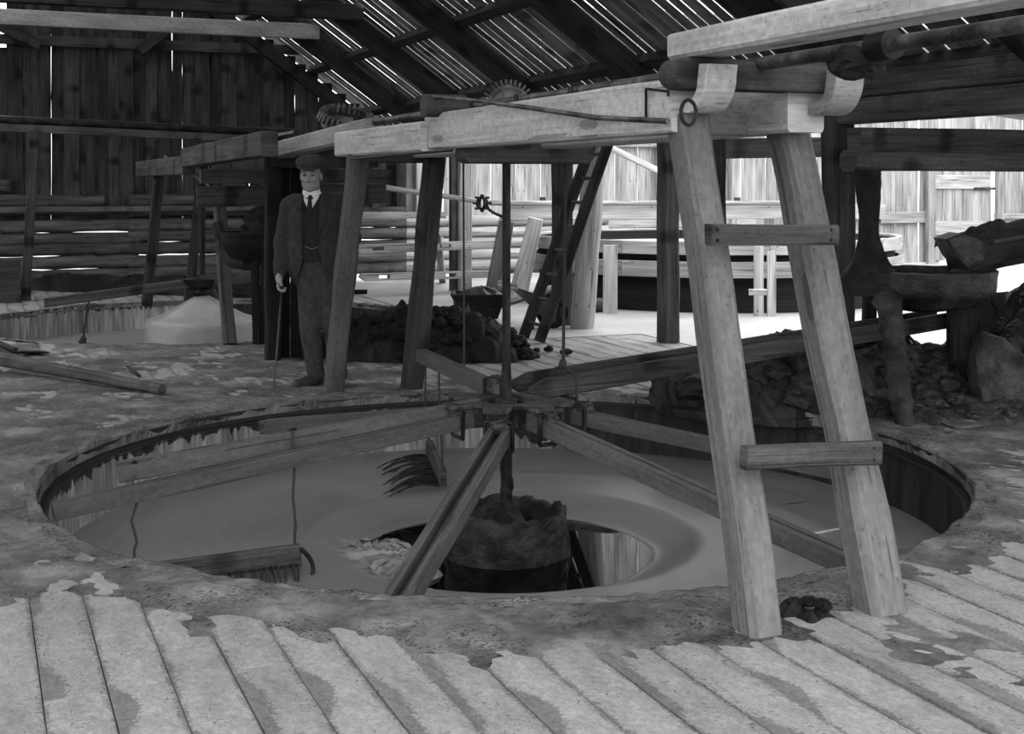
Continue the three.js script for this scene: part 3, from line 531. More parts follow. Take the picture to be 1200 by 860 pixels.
// ---------------------------------------------------------------- the tank, the slip in it, the drum
const wallTank = (c, k, drip) => {
  const g = (r0, h0, r1, h1, rows, wob) => surface(200, rows, (u, v) => { const a = u * Math.PI * 2, r = lerp(r0, r1, v) + (noise2(Math.cos(a) * 22 + 40, Math.sin(a) * 22 + v * 3 + 40, k) - 0.5) * wob; return B(c[0] + Math.sin(a) * r, c[1] + Math.cos(a) * r, lerp(h0, h1, v)); }, (p, u, v) => [u, 1 - v]);
  return g;
};
{
  const tank = thing('sunken_tank', C1, 'big round tank sunk in the plank floor in the foreground', 'tank');
  const g = wallTank(TC, 5);
  part(tank, 'rim', [g(TR, -0.002, TR - 0.004, -0.085, 3, 0.004), g(TR - 0.004, -0.085, TR - 0.05, -0.09, 1, 0)], M.band, 'smooth dark band round the top of the wall');
  part(tank, 'wall', g(TR - 0.035, -0.085, TR - 0.06, -0.75, 8, 0.008), M.stave);
  const t2 = thing('sunken_tank', C2, 'second round tank behind at the left with a pale slip-coated wall', 'tank');
  const g2 = wallTank(T2, 9);
  part(t2, 'wall', g2(TR, -0.002, TR - 0.02, -0.8, 6, 0.012), M.stave);
}
const slipMat = (() => {
  const t = tex(1024, 1024, (u, v) => {
    const x = (u - 0.5) * 5, y = (v - 0.5) * 5, r = Math.hypot(x, y), a = Math.atan2(y, x) / (2 * Math.PI) + 0.5;
    const warp = (fbm2(x * 1.3 + 9, y * 1.3 + 9, 3, 111) - 0.5) * 0.5;
    const k = (a * 26 + 0.0) % 26, b1 = noise2(r * 34 + warp * 30, k * 0.5, 113, 0, 13), b2 = noise2(r * 80 + warp * 70, k, 114, 0, 26);
    return 0.80 + (b1 - 0.5) * 0.055 + (b2 - 0.5) * 0.045 + (fbm2(x * 0.9 + 4, y * 0.9 + 4, 3, 115) - 0.5) * 0.10;
  }, 1, 1);
  return new THREE.MeshPhysicalMaterial({ color: new THREE.Color().setRGB(0.215, 0.215, 0.215), map: t, roughness: 0.42, specularIntensity: 0.6, clearcoat: 0.15, clearcoatRoughness: 0.25 });
})();
const POOL = 0.80, LEVEL = -0.40;
const slipH = (r, a) => {                                           // r and angle about the tank's middle, angle from +t toward +s
  let h = LEVEL;
  const rim = POOL + 0.03 * noise2(Math.cos(a) * 3 + 8, Math.sin(a) * 3 + 8, 121);
  if (r < rim + 0.30) {
    const q = (r - rim) / 0.30;                                     // 0 at the pool, 1 at the outer ridge
    h += q > 0 ? lerp(-0.095, 0.0, smooth(q, 0, 1)) : lerp(-0.095, -0.22, smooth(-q, 0, 0.5));
  } else h += 0.0;
  const d = Math.atan2(Math.sin(a - 3.15), Math.cos(a - 3.15)), splash = (1 - smooth(Math.abs(d), 0.40, 0.78)) * smooth(r, 0.42, 0.60) * (1 - smooth(r, POOL + 0.02, POOL + 0.22));
  if (splash > 0 && r < rim) h += (LEVEL - 0.08 - h) * smooth(splash, 0.1, 0.8);
  if (splash > 0) { const x = a * 24 + r * 3 + noise2(a * 6, r * 6, 122) * 1.2, n = 1 - Math.abs(noise2(x, r * 2.2, 123) - 0.5) * 2, n2 = 1 - Math.abs(noise2(x * 2.1, r * 4, 124) - 0.5) * 2; h += splash * (Math.pow(n, 3) * 0.05 + Math.pow(n2, 4) * 0.022 - 0.015); }
  const w = noise2(r * 9 + a * 2, Math.cos(a) * 2 + 4, 125) - 0.5;
  h += w * 0.007 * smooth(r, POOL + 0.3, POOL + 0.7);
  return h;
};
{
  const rIn = 0.38, g = surface(700, 150, (u, v) => { const a = u * Math.PI * 2, r = lerp(rIn, TR - 0.02, v); return B(TC[0] + Math.sin(a) * r, TC[1] + Math.cos(a) * r, slipH(r, a)); }, (p, u, v) => { const a = u * Math.PI * 2, r = lerp(rIn, TR - 0.02, v); return [0.5 + Math.cos(a) * r / 5, 0.5 + Math.sin(a) * r / 5]; });
  solo('liquid_clay', B(TC[0], TC[1], LEVEL), g, slipMat, 'smooth grey liquid clay filling the foreground tank, swirled and lapping round a dark pool', 'slip', null, 'stuff');
  const pw = new THREE.CircleGeometry(POOL + 0.06, 72).rotateX(-Math.PI / 2).translate(C1.x, LEVEL - 0.10, C1.z);
  solo('water_pool', C1.clone().setY(LEVEL - 0.10), pw, M.water, 'still black water round the iron drum, mirroring the ladder and posts', 'water', null, 'stuff');
  // a stick-like crust mark of slip to the right, near the far side
  const s0 = P(893, 590, 7.2), s1 = P(985, 573, 7.5); s0.y = s1.y = LEVEL + 0.005;
  solo('stick', s0, rod([s0, s1], 0.012, { sides: 6, seg: 6, wob: 0.004, r2: 0.006 }), M.beam, 'thin pale stick floating on the liquid clay between the two near legs', 'stick');
  // drum
  const dr = thing('drum', C1.clone().setY(-0.6), 'mud-caked open drum standing in the dark water round the shaft', 'drum');
  const R = 0.345, top = -0.265;
  part(dr, 'shell', surface(160, 40, (u, v) => {
    const a = u * Math.PI * 2, ca = Math.cos(a), sa = Math.sin(a);
    const prof = v < 0.6 ? [R + 0.012 - v * 0.04, lerp(-0.62, top, v / 0.6)] : v < 0.68 ? [R - 0.012 - (v - 0.6) / 0.08 * 0.04, top] : [R - 0.052, lerp(top, -0.56, (v - 0.68) / 0.32)];
    const n = (fbm3(ca * 4 + 9, prof[1] * 12, sa * 4 + 9, 4) - 0.5);
    const r = prof[0] + n * 0.045 * (v < 0.6 ? 1 : 0.5), h = prof[1] + (v > 0.5 && v < 0.75 ? (noise2(ca * 5 + 20, sa * 5 + 20, 133) - 0.5) * 0.045 + (noise2(ca * 18 + 20, sa * 18 + 20, 134) - 0.5) * 0.02 : 0);
    return V(C1.x + ca * r, h, C1.z + sa * r);
  }, (p, u, v) => [u * 2.2, v]), M.clay);
  part(dr, 'clay_fill', heap(V(C1.x - 0.08, -0.42, C1.z + 0.02), 0.22, 0.24, 0.21, 0, 137, 0.5, 60), M.claydark, 'lump of thick clay inside');
  part(dr, 'bottom', new THREE.CircleGeometry(R - 0.03, 32).rotateX(-Math.PI / 2).translate(C1.x, -0.47, C1.z), M.claydark);
}

// ---------------------------------------------------------------- the stirring rotor: shaft, cast hub, hinged arms
const arms = [];
{
  const ro = thing('stirring_rotor', C1.clone().setY(-0.45), 'upright iron shaft with a cast hub and six long wooden arms over the tank', 'rotor');
  const cx = C1.x, cz = C1.z;
  part(ro, 'shaft', [rod([V(cx, -0.42, cz), V(cx, 0.22, cz)], 0.033, { sides: 14, knobs: 0.03, seg: 30 }), rod([V(cx, 0.22, cz), V(cx, 0.55, cz)], 0.036, { sides: 14, r2: 0.026, seg: 6 }), rod([V(cx, 0.55, cz), V(cx, 2.0, cz)], 0.024, { sides: 14, seg: 12 })], M.iron);
  const dirs = [];
  const arm = (a, b, w, h, m, extra) => { arms.push([a, b]); dirs.push(Math.atan2(-(a.z + b.z * 2 - cz * 3), a.x + b.x * 2 - cx * 3)); const d = b.clone().sub(a).setY(0).normalize(), n = V(-d.z, 0, d.x); const o = w / 2 - 0.018; const sub = part(ro, 'arm', timber(a.clone().addScaledVector(n, o), b.clone().addScaledVector(n, o), 0.036, h, { seg: 8, wob: 0.003, ch: 0.004 }), m); part(sub, 'side_board', timber(a.clone().addScaledVector(n, -o), b.clone().addScaledVector(n, -o), 0.036, h, { seg: 8, wob: 0.003, ch: 0.004 }), m); part(sub, 'bottom_board', timber(a.clone().add(V(0, -h * 0.3, 0)), b.clone().add(V(0, -h * 0.3, 0)), w - 0.07, 0.025, { seg: 2 }), m); if (extra) extra(sub); return sub; };
  arm(P(552, 491, 7.28), P(62, 599, 6.38), 0.09, 0.08, M.armB, (s) => { part(s, 'top_rail', timber(P(562, 478, 7.33), P(138, 553, 6.66), 0.045, 0.105, { seg: 8, wob: 0.004, ch: 0.005 }), M.arm, 'upper rail lying over the arm'); for (const [x, y, z] of [[157, 541, 6.68], [343, 504, 6.98]]) { const p = P(x, y, z); part(s, 'peg', new THREE.SphereGeometry(0.02, 8, 6).scale(1.3, 0.8, 1).translate(p.x, p.y, p.z), M.iron); } });
  arm(P(588, 506, 7.12), P(463, 712, 5.12), 0.12, 0.085, M.arm);
  arm(P(622, 492, 7.22), P(1012, 668, 5.5), 0.09, 0.09, M.arm);
  arm(P(672, 487, 7.5), P(1015, 560, 7.05), 0.09, 0.08, M.armB);
  arm(P(587, 460, 7.60), P(493, 416, 9.72), 0.08, 0.09, M.arm);
  arm(P(548, 483, 7.55), P(310, 500, 8.5), 0.10, 0.09, M.armB);
  // hub: a plate with rounded lobes over each arm, a boss, iron straps holding the arm ends
  const rad = (a) => { let r = 0.225; for (const d of dirs) { const q = Math.atan2(Math.sin(a - d), Math.cos(a - d)); r = Math.max(r, 0.225 + 0.155 * Math.exp(-Math.pow(q / 0.27, 4))); } return r; };
  const prof = (k) => Array.from({ length: 120 }, (_, i) => { const a = i / 120 * Math.PI * 2; return [Math.cos(a) * rad(a) * k, Math.sin(a) * rad(a) * k]; });
  const hole = Array.from({ length: 40 }, (_, i) => { const a = -i / 40 * Math.PI * 2; return [Math.cos(a) * 0.165, Math.sin(a) * 0.165]; });
  part(ro, 'hub', [boxUv(slab(prof(1), V(cx, 0.335, cz), V(1, 0, 0), V(0, 0, -1), 0.03, 0.008, [hole])), boxUv(slab(prof(0.86), V(cx, 0.27, cz), V(1, 0, 0), V(0, 0, -1), 0.11, 0.008, [hole.map(([x, y]) => [x * 0.9, y * 0.9])])), boxUv(new THREE.CylinderGeometry(0.06, 0.075, 0.17, 18).translate(cx, 0.265, cz)), ...[0, 1, 2, 3].map((i) => boxUv(new THREE.BoxGeometry(0.19, 0.09, 0.035).translate(0.1, 0, 0).rotateY(i * Math.PI / 2 + 0.5).translate(cx, 0.265, cz)))], M.ironmud);
  dirs.forEach((a, i) => {
    const [p, q] = arms[i], d = q.clone().sub(p).normalize(), at = p.clone().addScaledVector(d, i === 2 ? 0.17 : 0.08), n = V(-d.z, 0, d.x).normalize();
    const w = 0.075, up = 0.075, dn = -0.08, c = (x, y) => at.clone().addScaledVector(n, x * w).add(V(0, y, 0));
    const s = part(ro, 'strap', [[-1, 1], [1, 1], [1, -1], [-1, -1], [-1, 1]].slice(0, 4).map(([x, y], k, l) => { const e = [[1, 1], [1, -1], [-1, -1], [-1, 1]][k]; return rod([c(x, y > 0 ? up : dn), c(e[0], e[1] > 0 ? up : dn)], 0.011, { sides: 8 }); }), M.iron);
    const k = at.clone().add(V(0, 0.055, 0)); part(s, 'lug', clod(k, 0.05, i + 3, 0.8), M.ironmud);
  });
}

// ---------------------------------------------------------------- ropes and the harrows they carry
const ropeGeo = (pts, r = 0.0075) => rod(pts, r, { sides: 6 });
const sagLine = (a, b, n = 14, wob = 0.012) => Array.from({ length: n + 1 }, (_, i) => a.clone().lerp(b, i / n).add(V((noise2(i * 0.7, 3, 5) - 0.5) * wob * (i && i < n ? 1 : 0), 0, 0)));
const harrow = (name, a, b, hgt, dirn, n, len, label, m) => {
  const h = thing(name, a.clone().lerp(b, 0.5), label, 'harrow');
  part(h, 'board', timber(a, b, 0.045, hgt, { seg: 6, wob: 0.004 }), m);
  for (let i = 0; i < n; i++) {
    const f = (i + 0.5) / n, p = a.clone().lerp(b, f).add(V(rnd(-0.01, 0.01), -hgt * 0.42, rnd(-0.01, 0.01))), L = len * rnd(0.75, 1.1), sp = rnd(-0.12, 0.12);
    part(h, 'tine', bentTube((t) => p.clone().addScaledVector(dirn, L * t).addScaledVector(V(-dirn.z, 0, dirn.x), sp * t * t * L).add(V(0, 0.03 * Math.sin(t * 2.4) - (hgt * 0.1 + 0.06) * t * t, 0)), 6, 0.008, 5, 0.004), M.dark);
  }
  return h;
};
{
  const a = P(168, 672, 6.42), b = P(352, 664, 6.76); a.y = -0.335; b.y = -0.335;
  const h = harrow('harrow', a, b, 0.105, V(0.25, 0, 0.97).normalize(), 34, 0.30, 'harrow board with bent twig tines hanging at the near left edge of the liquid clay', M.rung);
  part(h, 'rope', ropeGeo(sagLine(P(343, 504, 6.92), P(346, 662, 6.76))), M.rope);
  part(h, 'rope', ropeGeo(sagLine(P(158, 556, 6.60), P(157, 668, 6.42), 14, 0.03)), M.rope);
  { const e = b.clone().add(V(-0.02, 0, 0)); part(h, 'end_loop', bentTube((t) => e.clone().add(V(Math.sin(t * 2.4) * 0.10, 0.045 * Math.cos(t * 2.2) - t * 0.09, t * 0.16)), 10, 0.012, 6), M.dark); }
  const c = P(519, 533, 8.35), d = P(503, 510, 9.3); c.y = d.y = -0.30;
  const h2 = harrow('harrow', c, d, 0.12, V(-0.95, 0, 0.2).normalize(), 22, 0.34, 'harrow seen end-on behind the left arms, its tines trailing left', M.rung);
  part(h2, 'rope', ropeGeo([P(499, 420, 9.5), P(498, 480, 9.3), d.clone().add(V(0, 0.05, 0))], 0.007), M.rope);
  part(h2, 'rope', ropeGeo([P(514, 424, 9.25), P(515, 470, 9.0), c.clone().add(V(0, 0.05, 0))], 0.007), M.rope);
  // ropes from the mill frame
  const r1 = P(543, 172, 9.0), e1 = P(544, 432, 8.7);
  solo('rope', e1, ropeGeo([r1, e1], 0.008), M.rope, 'thin straight rope hanging left of the upright shaft down to the short arm', 'rope');
}

// ---------------------------------------------------------------- wooden trough feeding the tank, and the rope that holds it up
{
  const a = P(607, 455, 7.75), b = P(1108, 372, 9.75), tr = thing('feed_trough', a, 'long dark wooden trough sloping from the clay heap to the hub of the mill', 'trough');
  const d = b.clone().sub(a).setY(0).normalize(), n = V(-d.z, 0, d.x), o = (p, k, y = 0) => p.clone().addScaledVector(n, k).add(V(0, y, 0));
  const end = (p, k) => { const L = p.distanceTo(b); const ex = b.clone().sub(p).normalize(), ey = UP.clone().addScaledVector(ex, -ex.y).normalize(); return boxUv(slab([[0, -0.01], [0.06, -0.055], [L, -0.055], [L, 0.055], [0.13, 0.055], [0.02, 0.02]], o(p, k), ex, ey, 0.035, 0.003)); };
  part(tr, 'side_board', end(a, 0.11), M.trough); part(tr, 'side_board', end(o(a, 0.0, 0.012), -0.09), M.trough);
  part(tr, 'bottom_board', timber(o(a, 0.0, -0.05).addScaledVector(d, 0.12), o(b, 0, -0.05), 0.19, 0.025, { seg: 4 }), M.trough);
  const hang = P(660, 436, 7.83), top = P(663, 186, 7.6);
  const rp = thing('rope', hang, 'rope with a knot hanging from the mill beam and holding up the trough', 'rope');
  part(rp, 'cord', ropeGeo([top, hang.clone().add(V(0, 0.02, 0))], 0.011), M.rope);
  part(rp, 'loop', [[0, 0.01, 0.13, -0.03], [0.13, -0.03, 0.14, -0.17], [0.14, -0.17, -0.12, -0.17], [-0.12, -0.17, -0.11, -0.03], [-0.11, -0.03, 0, 0.01]].map(([x0, y0, x1, y1]) => rod([hang.clone().addScaledVector(n, x0).add(V(0, y0 + 0.03, 0)), hang.clone().addScaledVector(n, x1).add(V(0, y1 + 0.03, 0))], 0.010, { sides: 6 })), M.rope);
  part(rp, 'knot', clod(hang.clone().add(V(0, 0.05, 0)), 0.024, 6, 1.5), M.rope);
}

// ---------------------------------------------------------------- ladder, barrow, heaps
{
  const foot = P(632, 401, 12.9), topP = P(719, 150, 13.2), k = UDIR.clone().multiplyScalar(0.4);
  foot.y = 0.02;
  const l = thing('ladder', foot, 'tall dark wooden ladder leaning against the eave above the bright floor', 'ladder');
  for (const q of [0, 1]) part(l, 'rail', timber(foot.clone().addScaledVector(k, q), topP.clone().addScaledVector(k, q), 0.10, 0.075, { up: UDIR, seg: 6, wob: 0.004, ch: 0.012 }), M.darker);
  for (let i = 0; i < 9; i++) { const p = foot.clone().lerp(topP, 0.07 + i * 0.115); part(l, 'rung', rod([p, p.clone().add(k)], 0.018, { sides: 8 }), M.rung); }
}
const barrow = thing('wheelbarrow', F(562, 376), 'wooden wheelbarrow heaped with clay beside the pale squared post', 'wheelbarrow');
{
  const Z = 14.9, c = P(562, 357, Z), ex = V(1, 0, 0), x = (px) => (px - 562) / FOC * Z;
  const hb = (y) => EYE - (y - HORIZON) * Z / FOC;
  const tray = (z) => slab([[x(531), hb(343)], [x(540), hb(358)], [x(548), hb(372)], [x(580), hb(372)], [x(592), hb(350)], [x(592), hb(343)]], V(c.x, 0, -Z + z), ex, UP, 0.03, 0.004);
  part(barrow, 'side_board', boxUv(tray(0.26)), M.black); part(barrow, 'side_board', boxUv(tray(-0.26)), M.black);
  part(barrow, 'bottom_board', boxUv(new THREE.BoxGeometry(0.36, 0.03, 0.5)).translate(c.x, hb(372) + 0.03, -Z), M.dark);
  part(barrow, 'front_board', timber(P(545, 371, Z), P(530, 342, Z), 0.52, 0.03, { seg: 2 }), M.dark);
  part(barrow, 'rear_board', timber(P(582, 371, Z), P(592, 343, Z), 0.52, 0.03, { seg: 2 }), M.dark);
  part(barrow, 'clay_load', heap(V(c.x, hb(350), -Z), 0.27, 0.25, 0.16, 0, 151, 0.6, 60), M.clayslab);
  part(barrow, 'wheel', boxUv(new THREE.TorusGeometry(0.11, 0.03, 8, 24)).rotateY(0.1).translate(x(552) + c.x, 0.14, -Z), M.black);
  for (const z of [-0.2, 0.2]) { part(barrow, 'leg', timber(V(c.x + 0.13, 0, -Z + z), V(c.x + 0.15, hb(372), -Z + z), 0.05, 0.06, { up: V(1, 0, 0) }), M.dark); part(barrow, 'handle', rod([V(c.x - 0.2, hb(372), -Z + z * 0.6), V(c.x + 0.85, hb(337), -Z + z * 1.4)], 0.022, { sides: 8, seg: 4 }), M.pale[0]); }
}
{ // a second barrow standing end-on further right: its side board and handles show behind the ladder
  const a = P(601, 337, 14.0), b = P(640, 354, 14.4), t = thing('wheelbarrow', F(625, 383), 'wheelbarrow with a sloping side board half hidden behind the ladder', 'wheelbarrow');
  for (const z of [0, -0.45]) part(t, 'side_board', boxUv(slab([[-0.10, 0.0], [0.38, -0.16], [0.34, -0.34], [0.22, -0.30]], a.clone().add(V(0.1, -0.02, z)), V(1, 0, 0), UP, 0.03, 0.004)), M.post);
  part(t, 'bottom_board', timber(a.clone().add(V(0.2, -0.22, -0.22)), a.clone().add(V(0.47, -0.28, -0.22)), 0.44, 0.03), M.dark);
  for (const z of [0, -0.45]) part(t, 'handle', rod([a.clone().add(V(0.05, -0.02, z)), a.clone().add(V(-0.16, 0.03, z + 0.02))], 0.02, { sides: 8 }), M.pale[0]);
  const w = F(629, 381); part(t, 'wheel', boxUv(new THREE.TorusGeometry(0.14, 0.03, 8, 20)).translate(a.x + 0.42, 0.17, a.z - 0.22), M.black); void w; void b;
  part(t, 'leg', timber(V(a.x + 0.2, 0, a.z - 0.1), a.clone().add(V(0.2, -0.22, -0.1)), 0.05, 0.05, { up: V(1, 0, 0) }), M.dark);
}
const clods = (c, rx, rz, hgt, n, turn, r0, r1, k) => Array.from({ length: n }, (_, i) => { const a = rnd(0, 6.283), q = Math.sqrt(rnd()) * 1.02, x = Math.cos(a) * q * rx, z = Math.sin(a) * q * rz; return clod(V(c.x + x * Math.cos(turn) - z * Math.sin(turn), c.y + hgt * Math.pow(clamp(1 - q * q), 0.8) * 0.85 + 0.02, c.z + x * Math.sin(turn) + z * Math.cos(turn)), rnd(r0, r1), i + k); });
{
  const c = F(500, 418); solo('clay_heap', c, [heap(c, 1.02, 0.55, 0.50, 0, 161, 0.75, 230, 0.8), ...clods(c, 0.95, 0.52, 0.46, 90, 0, 0.025, 0.085, 1), ...clods(V(c.x + 0.75, 0, c.z), 0.6, 0.45, 0.05, 14, 0, 0.02, 0.05, 50)], M.claydark, 'dark heap of broken clay on the floor behind the far trestle legs', 'clay heap', null, 'stuff');
  const d = V(2.35, 0, -9.55); solo('clay_heap', d, [heap(d, 1.25, 0.75, 0.52, 0.1, 171, 0.8, 240, 0.9), ...clods(d, 1.15, 0.72, 0.46, 95, 0.1, 0.03, 0.15, 3)], M.clay, 'large heap of lumpy clay under the trough, behind the near trestle', 'clay heap', null, 'stuff');
  const e = V(3.75, 0, -9.5); solo('clay_heap', e, [heap(e, 0.75, 0.75, 0.86, 0.2, 181, 0.6, 200, 0.9), ...clods(V(3.8, 0.25, -9.35), 0.6, 0.55, 0.6, 90, 0.1, 0.025, 0.08, 5)], M.clay, 'tall heap of clay at the right edge, beside the thick plank support', 'clay heap', null, 'stuff');
  const g = F(1140, 490); solo('clay_heap', g, [heap(g, 0.62, 0.30, 0.16, -0.2, 191, 0.6, 100, 1), ...clods(g, 0.55, 0.25, 0.12, 40, 0, 0.02, 0.07, 9)], M.clayslab, 'low ridge of clay spilled on the floor in front of the pan supports', 'clay heap', null, 'stuff');
  const s = F(1172, 478), sl = P(1172, 436, 8.95);
  const sg = boxUv(slab([[-0.16, -0.36], [0.30, -0.36], [0.26, 0.05], [0.02, 0.24], [-0.14, 0.26], [-0.20, 0.02]], V(0, 0, 0), V(0.97, -0.2, 0.1).normalize(), V(0.1, 0.85, -0.5).normalize(), 0.22, 0.03)); sg.translate(sl.x, sl.y - 0.02, sl.z);
  solo('clay_slab', s, sg, M.clayslab, 'smooth-faced slab of clay leaning against the tall heap at the right edge', 'clay slab');
  const w = F(948, 722); solo('clay_lump', w, [heap(V(w.x, -0.01, w.z), 0.11, 0.06, 0.07, 0.4, 201, 0.7, 60), ...clods(w, 0.08, 0.04, 0.04, 9, 0.4, 0.015, 0.035, 2)].concat([heap(V(w.x - 0.06, -0.01, w.z - 0.03), 0.06, 0.05, 0.10, 0, 203, 0.7, 50)]), M.claydark, 'small dark lump of clay on the planks between the near trestle legs', 'clay lump');
  for (const [x, y, w2] of [[1128, 496, 0.13], [1104, 503, 0.07], [1083, 506, 0.06]]) { const p = F(x, y, 0.02); solo('clay_flake', p, clod(p, w2, x % 9, 0.16), M.mud, ['broad pale flake of clay lying before the ridge of spilled clay', 'small pale flake of clay right of the leaning post', 'small pale flake of clay at the foot of the leaning post'][x > 1120 ? 0 : x > 1100 ? 1 : 2], 'clay flake'); }
  const dirt = B(S_BACK - 1.1, 2, 0.0); solo('earth_bank', dirt, [heap(dirt, 3.6, 0.35, 0.26, 0.384, 211, 0.5, 120, 2)], M.earth, 'dark crumbled earth banked along the foot of the log wall', 'earth', null, 'stuff');
}

// ---------------------------------------------------------------- the clay pan and its chute, right
const revolve = (c, pts, m, parent, name, k, a0 = 0, a1 = Math.PI * 2) => part(parent, name, surface(90, (pts.length - 1) * 4, (u, v) => { const q = v * (pts.length - 1), i = Math.min(pts.length - 2, Math.floor(q)), f = q - i, a = lerp(a0, a1, u); const [r0, h0] = pts[i], [r1, h1] = pts[i + 1]; const n = (fbm3(Math.cos(a) * 5 + 9, (h0 + (h1 - h0) * f) * 9, Math.sin(a) * 5 + 9, 3) - 0.5) * k; const r = lerp(r0, r1, f) + n; return V(c.x + Math.cos(a) * r, lerp(h0, h1, f) + n * 0.5, c.z - Math.sin(a) * r); }, (p, u, v) => [u * 2.5, v]), m);
{
  const c = P(1082, 325, 9.25); c.y = 0;
  const pan = thing('clay_pan', c, 'round mud-coated pan on posts at the right, hung from a waisted post', 'pan');
  revolve(c, [[0.08, 0.66], [0.34, 0.70], [0.475, 0.80], [0.49, 0.95], [0.455, 0.955], [0.44, 0.83], [0.1, 0.76]], M.clay, pan, 'bowl', 0.03);
  const h0 = P(1017, 199, 9.3), h1 = P(1019, 300, 9.15), h2 = P(1020, 345, 9.1);
  part(pan, 'hanger', surface(16, 30, (u, v) => { const a = u * Math.PI * 2, y = lerp(h0.y, h2.y, v), w = v < 0.7 ? lerp(0.085, 0.062, smooth(v, 0.1, 0.5)) + 0.03 * smooth(v, 0.5, 0.72) : lerp(0.10, 0.20, smooth(v, 0.68, 0.9)); const n = (noise3(Math.cos(a) * 3 + 5, y * 9, Math.sin(a) * 3) - 0.5) * 0.02; const sq = 1 / Math.max(Math.abs(Math.cos(a)), Math.abs(Math.sin(a))); return V(lerp(h0.x, h2.x, v) + Math.cos(a) * (w + n) * Math.min(sq, 1.25), y, lerp(h0.z, h2.z, v) + Math.sin(a) * (w * 0.8 + n) * Math.min(sq, 1.25)); }, (p, u, v) => [u, v]), M.claydark, 'waisted timber hanger');
  const p1 = F(1061, 500), q1 = P(1040, 345, 8.95);
  part(pan, 'support', rod([p1.clone().add(V(0, -0.03, 0)), q1], 0.055, { sides: 12, wob: 0.008, knobs: 0.07, seg: 40, r2: 0.085 }), M.clay, 'leaning mud-coated post');
  const p2 = P(1129, 472, 9.45); p2.y = 0; part(pan, 'support', timber(p2, p2.clone().setY(0.80), 0.19, 0.13, { up: V(0, 0, 1), seg: 10, wob: 0.01, ch: 0.02 }), M.darker, 'thick dark plank support');
  const p3 = P(1015, 390, 10.2); p3.y = 0; part(pan, 'support', timber(p3, P(1020, 338, 9.8), 0.09, 0.09, { up: V(0, 0, 1), seg: 5 }), M.darker);
  const ch = thing('clay_chute', P(1180, 300, 9.1), 'dark box chute loaded with clay coming in from the right edge', 'chute');
  const A = P(1118, 303, 9.35), Bq = P(1300, 268, 9.0);
  for (const z of [0.15, -0.25]) part(ch, 'side_board', timber(A.clone().add(V(0.02, 0, z)), Bq.clone().add(V(0, 0, z)), 0.04, 0.24, { seg: 6, wob: 0.006, bow: 0.03 }), M.darker);
  part(ch, 'bottom_board', timber(A.clone().add(V(0, -0.1, -0.05)), Bq.clone().add(V(0, -0.1, -0.05)), 0.4, 0.04, { seg: 4 }), M.darker);
  part(ch, 'edge_strip', timber(P(1165, 284, 9.1), P(1300, 259, 8.85), 0.05, 0.03, { seg: 3 }), M.rung);
  part(ch, 'clay_load', [surface(40, 16, (u, v) => { const p = A.clone().lerp(Bq, u * 1.0 - 0.06), a = (v - 0.5) * 2; return p.add(V(0, 0.08 + (1 - a * a) * 0.10 + (fbm2(u * 16, v * 6, 3, 221) - 0.5) * 0.10, -0.05 + a * 0.19)); }, (p) => [p.x, p.z])], M.clay);
  const lp = P(1128, 296, 9.3); part(ch, 'clay_mouth', boxUv(slab([[-0.16, 0.10], [-0.05, 0.14], [0.12, 0.08], [0.10, -0.06], [-0.02, -0.11], [-0.10, -0.02]], lp, V(1, 0, 0), UP, 0.34, 0.03)), M.clayslab, 'clay sliding off the chute');
  for (const [x, y, Z, label] of [[1166, 361, 15.6, 'upper'], [1160, 356, 16.2, 'lower']]) { const p = F(x, y + (label === 'upper' ? 2 : -2)); solo('plank', p, timber(p.clone().add(V(-0.35, 0.07, 0)), p.clone().add(V(0.3, 0.07, -0.1)), 0.25, 0.13, { seg: 2 }), M.palest, label === 'upper' ? 'nearer of two pale planks lying in the yard behind the clay heap' : 'farther of two pale planks lying in the yard behind the clay heap', 'plank'); void Z; }
}

